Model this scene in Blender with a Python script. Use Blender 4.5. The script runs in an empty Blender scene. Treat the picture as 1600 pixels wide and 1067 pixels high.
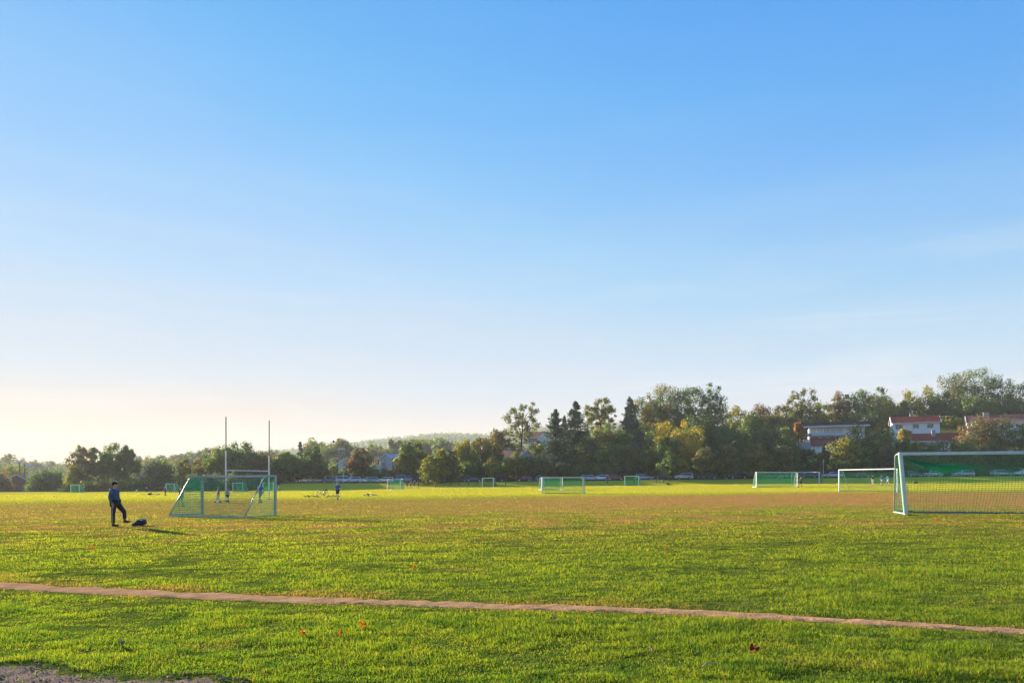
import bpy, math, random
import numpy as np
from mathutils import Vector, Matrix
from bpy_extras.object_utils import world_to_camera_view

R = math.radians
rnd = random.Random(7)
scene = bpy.context.scene
COL = scene.collection
F = 1066.67            # focal length in photograph pixels (24 mm on 36 mm)
PCX, HOR = 800.0, 752.5
SUN_EL, SUN_AZ = 11.6, 46.5    # sun ahead and to the left of the view direction

# ------------------------------------------------------------------ noise / terrain
def _hash(ix, iy, s):
    n = (ix * 374761393 + iy * 668265263 + s * 974634777) & 0xffffffff
    n = ((n ^ (n >> 13)) * 1274126177) & 0xffffffff
    return ((n ^ (n >> 16)) & 0xffff) / 65535.0

def vnoise(x, y, s=0):
    x = np.asarray(x, float); y = np.asarray(y, float)
    xi = np.floor(x).astype(np.int64); yi = np.floor(y).astype(np.int64)
    fx = x - xi; fy = y - yi
    fx = fx * fx * (3 - 2 * fx); fy = fy * fy * (3 - 2 * fy)
    a = _hash(xi, yi, s); b = _hash(xi + 1, yi, s); c = _hash(xi, yi + 1, s); d = _hash(xi + 1, yi + 1, s)
    return (a * (1 - fx) + b * fx) * (1 - fy) + (c * (1 - fx) + d * fx) * fy

def sst(a, b, x):
    t = np.clip((x - a) / (b - a), 0, 1)
    return t * t * (3 - 2 * t)

BANK_PX = [-600, 0, 250, 450, 620, 900, 1600, 2200]
BANK_D = [245, 238, 225, 178, 160, 154, 146, 140]
HILL_PX = [-600, 500, 620, 760, 900, 1200, 1300, 1430, 1600, 2400]
HILL_A = [0, 0, 2, 4, 7, 11, 12.5, 19, 21, 22]
BUMPS = [  # px, Z, width px, depth, height
    (40, 820, 230, 130, 15), (-350, 800, 300, 150, 22), (270, 610, 120, 90, 13), (510, 440, 60, 60, 13.5),
    (640, 470, 75, 70, 12), (760, 470, 80, 70, 10), (400, 560, 90, 90, 13)]

def G(X, Y):
    X = np.asarray(X, float); Y = np.asarray(Y, float)
    Yc = np.maximum(Y, 1.0)
    px = PCX + F * X / Yc
    z = 0.012 * 260 * np.tanh(X / 260)
    z = z + 0.42 * sst(95, 142, Y) * sst(520, 700, px)
    D = np.interp(px, BANK_PX, BANK_D)
    top = np.interp(px, [100, 300, 450, 700], [0.3, 1.0, 2.1, 1.15])
    z = z + top * sst(0, 14, Y - D) * (Y > 60)
    A = np.interp(px, HILL_PX, HILL_A)
    z = z + A * sst(26, 98, Y - D) * (Y > 60)
    for (bp, bz, bw, bd, bh) in BUMPS:
        z = z + bh * np.exp(-((px - bp) / bw) ** 2 - ((Y - bz) / bd) ** 2) * (Y > 200)
    RH = np.interp(px, [-600, 300, 560, 640, 690, 760, 830, 1000, 2200], [50, 50, 92, 104, 111, 107, 122, 130, 110])
    z = z + (RH + 14 * (vnoise(X / 120, X * 0 + 3.3, 5) - .5)) * sst(1000, 1800, Y) * (Y > 700)
    z = z + 1.2 * (vnoise(X / 23, Y / 23, 2) - .5) * sst(20, 60, Y - D) * (Y > 60)
    return z

def g(X, Y): return float(G(X, Y))
CAM_Z = g(0, 0) + 1.55
def xat(px, Z): return (px - PCX) / F * Z
def zat(py, Z): return CAM_Z + (HOR - py) / F * Z
def at(px, Z):
    x = xat(px, Z); return Vector((x, Z, g(x, Z)))

# ------------------------------------------------------------------ object helpers
def link(o): COL.objects.link(o); return o
def tag(o, label=None, cat=None, group=None, kind=None):
    if label: o['label'] = label
    if cat: o['category'] = cat
    if group: o['group'] = group
    if kind: o['kind'] = kind
    return o
def empty(name, loc=(0, 0, 0), rz=0.0, label=None, cat=None, group=None):
    o = bpy.data.objects.new(name, None); link(o)
    o.location = loc; o.rotation_euler = (0, 0, rz); o.empty_display_size = .2
    return tag(o, label, cat, group)

class MB:
    def __init__(s): s.v = []; s.f = []; s.mi = []
    def add(s, vs, fs, m=0):
        n = len(s.v); s.v.extend([tuple(v) for v in vs]); s.f.extend([tuple(i + n for i in f) for f in fs]); s.mi.extend([m] * len(fs)); return s
    def box(s, x0, y0, z0, x1, y1, z1, m=0):
        v = [(x0, y0, z0), (x1, y0, z0), (x1, y1, z0), (x0, y1, z0), (x0, y0, z1), (x1, y0, z1), (x1, y1, z1), (x0, y1, z1)]
        return s.add(v, [(3, 2, 1, 0), (4, 5, 6, 7), (0, 1, 5, 4), (1, 2, 6, 5), (2, 3, 7, 6), (3, 0, 4, 7)], m)
    def beam(s, p, q, w, h, up=(0, 0, 1), m=0):
        p = Vector(p); q = Vector(q); d = (q - p).normalized(); up = Vector(up)
        a = d.cross(up)
        if a.length < 1e-4: a = d.cross(Vector((1, 0, 0)))
        a.normalize(); b = a.cross(d).normalized()
        vs = [e + a * (sx * w / 2) + b * (sz * h / 2) for e in (p, q) for sx, sz in ((-1, -1), (1, -1), (1, 1), (-1, 1))]
        return s.add(vs, [(0, 1, 2, 3), (7, 6, 5, 4), (0, 4, 5, 1), (1, 5, 6, 2), (2, 6, 7, 3), (3, 7, 4, 0)], m)
    def tube(s, pts, rad, n=8, m=0, caps=True):
        pts = [Vector(p) for p in pts]
        if not hasattr(rad, '__len__'): rad = [rad] * len(pts)
        ref = Vector((0.31, 0.17, 0.93)); rings = []
        for i, p in enumerate(pts):
            d = (pts[min(i + 1, len(pts) - 1)] - pts[max(i - 1, 0)]).normalized()
            a = d.cross(ref)
            if a.length < .05: a = d.cross(Vector((1, 0, 0)))
            a.normalize(); b = d.cross(a).normalized()
            rings.append([p + (a * math.cos(2 * math.pi * k / n) + b * math.sin(2 * math.pi * k / n)) * rad[i] for k in range(n)])
        vs = [v for r in rings for v in r]; fs = []
        for i in range(len(pts) - 1):
            for k in range(n):
                fs.append((i * n + k, i * n + (k + 1) % n, (i + 1) * n + (k + 1) % n, (i + 1) * n + k))
        if caps:
            fs.append(tuple(range(n))[::-1]); fs.append(tuple((len(pts) - 1) * n + k for k in range(n)))
        return s.add(vs, fs, m)
    def ball(s, c, r, nu=12, nv=8, sc=(1, 1, 1), m=0, z0=-1.0, rot=None):
        vs = []; fs = []
        for j in range(nv + 1):
            t = math.pi * j / nv; zz = max(math.cos(t), z0)
            for i in range(nu):
                p = 2 * math.pi * i / nu
                q = Vector((math.sin(t) * math.cos(p) * sc[0], math.sin(t) * math.sin(p) * sc[1], zz * sc[2])) * r
                if rot: q = rot @ q
                vs.append(Vector(c) + q)
        for j in range(nv):
            for i in range(nu):
                fs.append((j * nu + i, (j + 1) * nu + i, (j + 1) * nu + (i + 1) % nu, j * nu + (i + 1) % nu))
        return s.add(vs, fs, m)
    def torus(s, c, axis, R_, r, n=24, k=8, m=0):
        axis = Vector(axis).normalized(); a = axis.orthogonal().normalized(); b = axis.cross(a); vs = []; fs = []
        for i in range(n):
            t = 2 * math.pi * i / n; d = a * math.cos(t) + b * math.sin(t)
            for j in range(k):
                u = 2 * math.pi * j / k
                vs.append(Vector(c) + d * (R_ + r * math.cos(u)) + axis * r * math.sin(u))
        for i in range(n):
            for j in range(k):
                fs.append((i * k + j, ((i + 1) % n) * k + j, ((i + 1) % n) * k + (j + 1) % k, i * k + (j + 1) % k))
        return s.add(vs, fs, m)
    def build(s, name, mats, parent=None, smooth=False, bevel=0):
        me = bpy.data.meshes.new(name); me.from_pydata(s.v, [], s.f); 
        if not isinstance(mats, (list, tuple)): mats = [mats]
        for m in mats: me.materials.append(m)
        for i, m in enumerate(s.mi): me.polygons[i].material_index = m
        if smooth:
            for p in me.polygons: p.use_smooth = True
        me.update(); me.validate()
        o = bpy.data.objects.new(name, me); link(o)
        if parent is not None: o.parent = parent
        if bevel:
            b = o.modifiers.new('Bevel', 'BEVEL'); b.width = bevel; b.segments = 2; b.limit_method = 'ANGLE'; b.angle_limit = R(40)
        return o

def fast_mesh(name, verts, quads, mats, attr=None, parent=None, tri=False):
    k = 3 if tri else 4
    me = bpy.data.meshes.new(name)
    nv, nf = len(verts), len(quads)
    me.vertices.add(nv); me.vertices.foreach_set('co', np.ascontiguousarray(verts, np.float32).ravel())
    me.loops.add(nf * k); me.loops.foreach_set('vertex_index', np.ascontiguousarray(quads, np.int32).ravel())
    me.polygons.add(nf); me.polygons.foreach_set('loop_start', np.arange(nf, dtype=np.int32) * k)
    try: me.polygons.foreach_set('loop_total', np.full(nf, k, np.int32))
    except Exception: pass
    if attr is not None:
        for an, (dom, vals) in attr.items():
            a = me.attributes.new(an, 'FLOAT', dom); a.data.foreach_set('value', np.ascontiguousarray(vals, np.float32))
    for m in (mats if isinstance(mats, (list, tuple)) else [mats]): me.materials.append(m)
    me.update(calc_edges=True)
    o = bpy.data.objects.new(name, me); link(o)
    if parent is not None: o.parent = parent
    return o

def copy_tree(o, parent=None):
    c = o.copy(); COL.objects.link(c)
    if parent is not None: c.parent = parent
    for ch in list(KIDS.get(o.name, [])): pass
    return c

# ------------------------------------------------------------------ materials
class NT:
    def __init__(s, name):
        s.m = bpy.data.materials.new(name); s.m.use_nodes = True; s.t = s.m.node_tree; s.t.nodes.clear()
        s.out = s.n('ShaderNodeOutputMaterial')
    def n(s, t, **kw):
        nd = s.t.nodes.new(t)
        for k, v in kw.items():
            if k.startswith('i_'):
                key = k[2:]; key = int(key) if key.isdigit() else key.replace('_', ' ')
                nd.inputs[key].default_value = v
            else: setattr(nd, k, v)
        return nd
    def l(s, a, b): s.t.links.new(a, b)
    def math(s, op, a, b=None, clamp=False):
        nd = s.n('ShaderNodeMath', operation=op); nd.use_clamp = clamp
        for i, v in enumerate((a, b)):
            if v is None: continue
            if isinstance(v, (int, float)): nd.inputs[i].default_value = v
            else: s.l(v, nd.inputs[i])
        return nd.outputs[0]
    def mix(s, f, a, b, bt='MIX'):
        nd = s.n('ShaderNodeMix', data_type='RGBA', blend_type=bt)
        for i, v in ((0, f), (6, a), (7, b)):
            if isinstance(v, (int, float)): nd.inputs[i].default_value = v
            elif isinstance(v, tuple): nd.inputs[i].default_value = (*v, 1)
            else: s.l(v, nd.inputs[i])
        return nd.outputs[2]
    def ramp(s, f, stops):
        nd = s.n('ShaderNodeMapRange', interpolation_type='SMOOTHSTEP')
        nd.inputs[1].default_value = stops[0]; nd.inputs[2].default_value = stops[1]; s.l(f, nd.inputs[0]); return nd.outputs[0]
    def noise(s, vec, scale, detail=3, rough=.55):
        nd = s.n('ShaderNodeTexNoise'); nd.inputs['Scale'].default_value = scale; nd.inputs['Detail'].default_value = detail
        nd.inputs['Roughness'].default_value = rough
        if vec is not None: s.l(vec, nd.inputs['Vector'])
        return nd.outputs[0]

_mc = {}
def mat(name, col, rough=.6, metal=0, var=.15, scale=6, bump=0, spec=.5, col2=None):
    if name in _mc: return _mc[name]
    k = NT(name); tc = k.n('ShaderNodeTexCoord')
    nz = k.noise(tc.outputs['Object'], scale, 4)
    c2 = col2 or tuple(c * (1 - var * 2.2) for c in col)
    f = k.ramp(nz, (.35, .7)); c = k.mix(f, col, c2)
    p = k.n('ShaderNodeBsdfPrincipled'); p.inputs['Roughness'].default_value = rough; p.inputs['Metallic'].default_value = metal
    p.inputs['Specular IOR Level'].default_value = spec
    k.l(c, p.inputs['Base Color'])
    if bump:
        b = k.n('ShaderNodeBump'); b.inputs['Strength'].default_value = bump; b.inputs['Distance'].default_value = .02
        k.l(k.noise(tc.outputs['Object'], scale * 6, 3), b.inputs['Height']); k.l(b.outputs[0], p.inputs['Normal'])
    k.l(p.outputs[0], k.out.inputs[0]); _mc[name] = k.m
    return k.m

def leafmat(name, c1, c2, bal=.5, trans=.42):
    """leaf material: hue varies from spray to spray between two leaf colours (attribute) and leaf to leaf"""
    if name in _mc: return _mc[name]
    k = NT(name); a = k.n('ShaderNodeAttribute', attribute_name='hue'); b = k.n('ShaderNodeAttribute', attribute_name='leaf')
    f = k.ramp(a.outputs['Fac'], (bal - .35, bal + .35)); c = k.mix(f, c1, c2)
    v = k.math('MULTIPLY_ADD', b.outputs['Fac'], .75); v.node.inputs[2].default_value = .62
    h = k.n('ShaderNodeHueSaturation'); k.l(v, h.inputs['Value']); k.l(c, h.inputs['Color'])
    d = k.n('ShaderNodeBsdfDiffuse'); k.l(h.outputs[0], d.inputs[0])
    t = k.n('ShaderNodeBsdfTranslucent')
    h2 = k.n('ShaderNodeHueSaturation'); h2.inputs['Hue'].default_value = .485; h2.inputs['Saturation'].default_value = 1.1; h2.inputs['Value'].default_value = 1.5
    k.l(h.outputs[0], h2.inputs['Color']); k.l(h2.outputs[0], t.inputs[0])
    mx = k.n('ShaderNodeMixShader'); mx.inputs[0].default_value = trans; k.l(d.outputs[0], mx.inputs[1]); k.l(t.outputs[0], mx.inputs[2])
    gl = k.n('ShaderNodeBsdfGlossy'); gl.inputs['Roughness'].default_value = .45; gl.inputs['Color'].default_value = (.6, .6, .6, 1)
    m2 = k.n('ShaderNodeMixShader'); m2.inputs[0].default_value = .05; k.l(mx.outputs[0], m2.inputs[1]); k.l(gl.outputs[0], m2.inputs[2])
    k.l(m2.outputs[0], k.out.inputs[0]); _mc[name] = k.m
    return k.m

L = {
 'dg': leafmat('leaves_dark_green', (0.072, 0.130, 0.034), (0.115, 0.170, 0.038)),
 'g': leafmat('leaves_green', (0.084, 0.158, 0.034), (0.145, 0.195, 0.037)),
 'lg': leafmat('leaves_light_green', (0.109, 0.195, 0.046), (0.174, 0.240, 0.052)),
 'yg': leafmat('leaves_yellow_green', (0.123, 0.180, 0.025), (0.275, 0.255, 0.029)),
 'yb': leafmat('leaves_yellow', (.46, .36, .04), (.27, .27, .04)),
 'or': leafmat('leaves_orange', (.42, .16, .015), (.36, .21, .02)),
 'ob': leafmat('leaves_orange_tinged', (0.094, 0.145, 0.030), (0.23, 0.185, 0.036), .6),
 'rb': leafmat('leaves_red_brown', (0.105, 0.125, 0.034), (0.20, 0.130, 0.044)),
 'br': leafmat('leaves_brown_green', (0.087, 0.128, 0.032), (0.189, 0.165, 0.044)),
 'cf': leafmat('needles_dark', (0.034, 0.082, 0.039), (0.060, 0.113, 0.048), trans=.15),
 'cb': leafmat('needles_blue', (0.056, 0.113, 0.072), (0.075, 0.137, 0.074), trans=.15),
 'sp': leafmat('leaves_grey_green', (0.088, 0.128, 0.032), (0.17, 0.165, 0.042)),
 'hd': leafmat('leaves_hedge', (0.052, 0.095, 0.026), (0.085, 0.120, 0.030)),
}
BARK = mat('bark', (.075, .055, .04), .9, var=.25, scale=3)
BARK_P = mat('bark_pale', (.30, .28, .24), .85, var=.25, scale=2)
WHITE = mat('goal_white_paint', (.62, .66, .68), .38, var=.06, scale=5)
ALU = mat('goal_aluminium', (.42, .47, .50), .35, .35, var=.10, scale=5)
STEEL_D = mat('dark_grey_steel', (.085, .08, .08), .7, 0)
NETM = leafmat('net_green', (.02, .26, .155), (.02, .26, .155), trans=.25)
NETW = mat('net_pale_green', (.10, .42, .28), .8, var=.1)
BLACK = mat('black_rubber', (.02, .02, .022), .8)
GREENP = mat('goal_green_channel', (.03, .27, .13), .6, var=.15, scale=9)

# ------------------------------------------------------------------ ground
PATH_PTS = [(-500, 880), (-250, 897), (0, 915), (200, 925.5), (400, 934.5), (600, 941), (800, 948), (1000, 954.5), (1200, 963), (1400, 974.5), (1600, 988), (1850, 1006), (2100, 1024)]
def gpt(px, py):
    h = HOR - .012 * (px - PCX); Z = 1.55 * F / (py - h); return xat(px, Z), Z
PW = [gpt(*p) for p in PATH_PTS]
PX_ = np.array([p[0] for p in PW]); PY_ = np.array([p[1] for p in PW])
def path_half(X):
    return np.interp(X, [-12, -6, 0, 5, 9], [.25, .195, .135, .115, .11]) 
def path_d(X, Y):
    """distance from the worn path's centre line over its half width"""
    yc = np.interp(X, PX_, PY_) + .05 * (vnoise(X * 1.1, X * 0 + 7.1, 4) - .5)
    return np.abs(Y - yc) / 1.06 / path_half(X)
def gravel_line(X):
    base = np.interp(X, [-9, -4.6, -4.0, -3.4, -2.9, -2.5, -2.1, -1.7], [6.1, 6.0, 5.95, 5.68, 5.6, 5.6, 5.5, 5.0])
    return base + .25 * (vnoise(X * 2.3, X * 0 + 1.7, 9) - .5) + .12 * (vnoise(X * 7, X * 0 + 5.7, 9) - .5)

def ground_colour(k, pos, scale_out=1.0):
    """the field's own colours: green sward, yellowed turf, worn tan and bare brown patches"""
    sep = k.n('ShaderNodeSeparateXYZ'); k.l(pos, sep.inputs[0]); X, Y = sep.outputs[0], sep.outputs[1]
    mp = k.n('ShaderNodeMapping'); mp.inputs['Scale'].default_value = (.5, 1, 1); k.l(pos, mp.inputs['Vector'])
    n1 = k.noise(mp.outputs[0], .10, 5, .6); n2 = k.noise(pos, .55, 5, .65); n3 = k.noise(pos, 3.5, 3, .6)
    Yw = k.math('ADD', Y, k.math('MULTIPLY', k.math('SUBTRACT', n1, .5), 38))
    a = k.ramp(Yw, (27, 42)); b = k.ramp(Yw, (58, 76)); band = k.math('MULTIPLY', a, k.math('SUBTRACT', 1, b))
    xr = k.ramp(X, (-12, 18)); xr = k.math('MULTIPLY_ADD', xr, .42); xr.node.inputs[2].default_value = .52
    band = k.math('MULTIPLY', band, xr)
    pat = k.ramp(k.math('ADD', n2, k.math('MULTIPLY', n1, .5)), (.62, .92))
    m2 = k.ramp(Y, (14, 26)); mid = k.math('MULTIPLY', k.math('MULTIPLY', m2, k.math('SUBTRACT', 1, k.ramp(Y, (40, 60)))), pat)
    near = k.math('MULTIPLY', k.ramp(n2, (.55, .78)), .38)
    bare = k.math('MAXIMUM', k.math('MULTIPLY', band, k.ramp(k.math('ADD', k.math('MULTIPLY', n2, 1.3), k.math('MULTIPLY', n3, .4)), (.58, .88))), k.math('MULTIPLY', mid, .7))
    bare = k.math('MAXIMUM', bare, k.math('MULTIPLY', near, .8), True)
    backlit = k.ramp(Y, (55, 95))  # far mask: yellow glow of sun through the blades, put into the colour
    return X, Y, n1, n2, n3, bare, backlit

GR = NT('field_ground'); geo = GR.n('ShaderNodeNewGeometry')
X, Y, n1, n2, n3, bare, backlit = ground_colour(GR, geo.outputs['Position'])
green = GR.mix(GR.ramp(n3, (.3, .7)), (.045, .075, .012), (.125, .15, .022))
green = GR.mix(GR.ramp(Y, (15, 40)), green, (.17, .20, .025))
green = GR.mix(backlit, green, (.48, .42, .035))
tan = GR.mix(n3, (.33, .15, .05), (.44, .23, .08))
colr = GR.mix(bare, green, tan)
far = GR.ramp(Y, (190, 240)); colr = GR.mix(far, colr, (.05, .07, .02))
gd = GR.n('ShaderNodeBsdfDiffuse'); GR.l(colr, gd.inputs[0])
bp = GR.n('ShaderNodeBump'); bp.inputs['Strength'].default_value = .9; bp.inputs['Distance'].default_value = .08
hb = GR.math('ADD', GR.noise(geo.outputs['Position'], 9, 4, .7), GR.math('MULTIPLY', GR.noise(geo.outputs['Position'], 1.2, 3, .6), 1.5))
GR.l(hb, bp.inputs['Height']); GR.l(bp.outputs[0], gd.inputs['Normal']); GR.l(gd.outputs[0], GR.out.inputs[0])

def axis(vals):
    out = []
    for (a, b, st) in vals: out += list(np.arange(a, b, st))
    return np.array(sorted(set(np.round(out, 4))))
xs = axis([(-3200, -700, 125), (-700, -300, 20), (-300, -24, 4), (-24, 24, .5), (24, 300, 4), (300, 700, 20), (700, 3201, 125)])
ys = axis([(-3000, -200, 200), (-200, 3, 20), (3, 30, .5), (30, 140, 2.5), (140, 300, 1.6), (300, 900, 8), (900, 2000, 20), (2000, 4001, 125)])
XX, YY = np.meshgrid(xs, ys); ZZ = G(XX, YY)
nx, ny = len(xs), len(ys)
V = np.stack([XX, YY, ZZ], -1).reshape(-1, 3)
I = np.arange(nx * ny).reshape(ny, nx)
Q = np.stack([I[:-1, :-1], I[:-1, 1:], I[1:, 1:], I[1:, :-1]], -1).reshape(-1, 4)
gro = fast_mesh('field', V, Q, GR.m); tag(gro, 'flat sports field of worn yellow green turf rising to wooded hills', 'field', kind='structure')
for p in gro.data.polygons: pass
gro.data.polygons.foreach_set('use_smooth', np.ones(len(Q), bool))

def strip_sheet(name, inside, x0, x1, y0, y1, st, m, lift, label, cat):
    xs = np.arange(x0, x1, st); ys = np.arange(y0, y1, st); XX, YY = np.meshgrid(xs, ys)
    I = np.arange(XX.size).reshape(XX.shape)
    Q = np.stack([I[:-1, :-1], I[:-1, 1:], I[1:, 1:], I[1:, :-1]], -1).reshape(-1, 4)
    cx = (XX + st / 2)[:-1, :-1].ravel(); cy = (YY + st / 2)[:-1, :-1].ravel()
    Q = Q[inside(cx, cy)]
    V = np.stack([XX, YY, G(XX, YY) + lift + .012 * (vnoise(XX * 9, YY * 9, 3) - .5) * 1.0], -1).reshape(-1, 3)
    used = np.unique(Q); mp = np.full(len(V), -1); mp[used] = np.arange(len(used))
    o = fast_mesh(name, V[used], mp[Q], m); o.data.polygons.foreach_set('use_smooth', np.ones(len(Q), bool))
    return tag(o, label, cat, kind='structure')

def earth_mat(name, c1, c2, c3, sc):
    k = NT(name); ge = k.n('ShaderNodeNewGeometry'); P = ge.outputs['Position']
    n = k.noise(P, sc, 5, .7); n2_ = k.noise(P, sc * 9, 3, .7)
    c = k.mix(k.ramp(n, (.35, .65)), c1, c2); c = k.mix(k.ramp(n2_, (.55, .75)), c, c3)
    d = k.n('ShaderNodeBsdfDiffuse'); k.l(c, d.inputs[0]); b = k.n('ShaderNodeBump'); b.inputs['Strength'].default_value = .8; b.inputs['Distance'].default_value = .02
    k.l(k.math('ADD', n, n2_), b.inputs['Height']); k.l(b.outputs[0], d.inputs['Normal']); k.l(d.outputs[0], k.out.inputs[0]); return k.m
EARTH = earth_mat('trodden_earth', (.50, .29, .145), (.37, .21, .11), (.26, .15, .085), 3)
GRAV = earth_mat('grey_gravel', (.27, .20, .15), (.15, .115, .09), (.36, .28, .21), 9)
def ribbon(name, xs, ylo, yhi, rows, m, lift, label):
    t = np.linspace(0, 1, rows)[None, :]; X_ = np.repeat(xs[:, None], rows, 1); Y_ = ylo[:, None] * (1 - t) + yhi[:, None] * t
    edge = np.minimum(t, 1 - t) * 2
    Z_ = G(X_, Y_) + lift * np.minimum(1, edge * 4) - .004 + .012 * (vnoise(X_ * 9, Y_ * 14, 3) - .5) * np.minimum(1, edge * 4)
    I = np.arange(X_.size).reshape(X_.shape); Q = np.stack([I[:-1, :-1], I[1:, :-1], I[1:, 1:], I[:-1, 1:]], -1).reshape(-1, 4)
    o = fast_mesh(name, np.stack([X_, Y_, Z_], -1).reshape(-1, 3), Q, m); o.data.polygons.foreach_set('use_smooth', np.ones(len(Q), bool))
    return tag(o, label, 'path', kind='structure')
xs_ = np.arange(-12, 9.5, .035); yc = np.interp(xs_, PX_, PY_) + .05 * (vnoise(xs_ * 1.1, xs_ * 0 + 7.1, 4) - .5)
ph = path_half(xs_) * 1.06
def ej(a, s_): return .20 * (vnoise(xs_ * 1.7, xs_ * 0 + a, s_) - .5) + .10 * (vnoise(xs_ * 6, xs_ * 0 + a, s_) - .5) + .05 * (vnoise(xs_ * 17, xs_ * 0 + a, s_) - .5)
ribbon('path', xs_, yc - ph * 1.12 + ej(2.2, 61) * .6, yc + ph * 1.25 + ej(5.2, 62) * .9, 9, EARTH, .014, 'narrow trodden earth path worn through the grass')
xs_ = np.arange(-8, -1.0, .03); ribbon('gravel_path', xs_, np.full(len(xs_), 3.0), gravel_line(xs_) - .02, 40, GRAV, .012, 'grey gravel path edge with tan grit')

# ------------------------------------------------------------------ grass blades
GM = NT('grass_blades'); ge = GM.n('ShaderNodeNewGeometry'); oi = GM.n('ShaderNodeAttribute', attribute_name='tint'); wn = GM.n('ShaderNodeAttribute', attribute_name='dry')
X, Y, n1, n2, n3, bare, backlit = ground_colour(GM, ge.outputs['Position'])
gcol = GM.mix(oi.outputs['Fac'], (.085, .175, .014), (.275, .30, .024))
gcol = GM.mix(GM.math('MULTIPLY', GM.ramp(n1, (.35, .65)), .6), gcol, (.20, .25, .02))
gcol = GM.mix(GM.math('MULTIPLY', backlit, .8), gcol, (.52, .46, .02))  # far blades painted brighter yellow for the low sun behind them
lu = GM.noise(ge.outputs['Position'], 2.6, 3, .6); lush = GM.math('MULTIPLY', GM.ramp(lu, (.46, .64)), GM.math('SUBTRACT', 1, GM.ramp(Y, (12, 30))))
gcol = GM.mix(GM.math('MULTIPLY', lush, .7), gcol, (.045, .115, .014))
gcol = GM.mix(GM.math('MULTIPLY', GM.math('SUBTRACT', 1, GM.ramp(Y, (5, 16))), .22), gcol, (.05, .12, .014))  # near blades painted darker, for the shade tall blades cast on each other
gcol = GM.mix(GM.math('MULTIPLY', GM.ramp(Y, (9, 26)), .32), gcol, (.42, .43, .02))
tram = GM.noise(ge.outputs['Position'], 1.7, 4, .6)
gcol = GM.mix(GM.math('MULTIPLY', GM.ramp(tram, (.56, .70)), .22), gcol, (.34, .30, .05))
dry = GM.math('MAXIMUM', GM.math('MULTIPLY', bare, .9), wn.outputs['Fac'])
gcol = GM.mix(dry, gcol, (.37, .165, .06))
d = GM.n('ShaderNodeBsdfDiffuse'); GM.l(gcol, d.inputs[0])
t = GM.n('ShaderNodeBsdfTranslucent'); hs = GM.n('ShaderNodeHueSaturation'); hs.inputs['Value'].default_value = 1.95; hs.inputs['Hue'].default_value = .49; hs.inputs['Saturation'].default_value = 1.05
GM.l(gcol, hs.inputs['Color']); GM.l(hs.outputs[0], t.inputs[0])
mx = GM.n('ShaderNodeMixShader'); mx.inputs[0].default_value = .5; GM.l(d.outputs[0], mx.inputs[1]); GM.l(t.outputs[0], mx.inputs[2])
gl = GM.n('ShaderNodeBsdfGlossy'); gl.inputs['Roughness'].default_value = .6; gl.inputs['Color'].default_value = (.6, .62, .5, 1)
m2 = GM.n('ShaderNodeMixShader'); m2.inputs[0].default_value = .02; GM.l(mx.outputs[0], m2.inputs[1]); GM.l(gl.outputs[0], m2.inputs[2]); GM.l(m2.outputs[0], GM.out.inputs[0])

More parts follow.
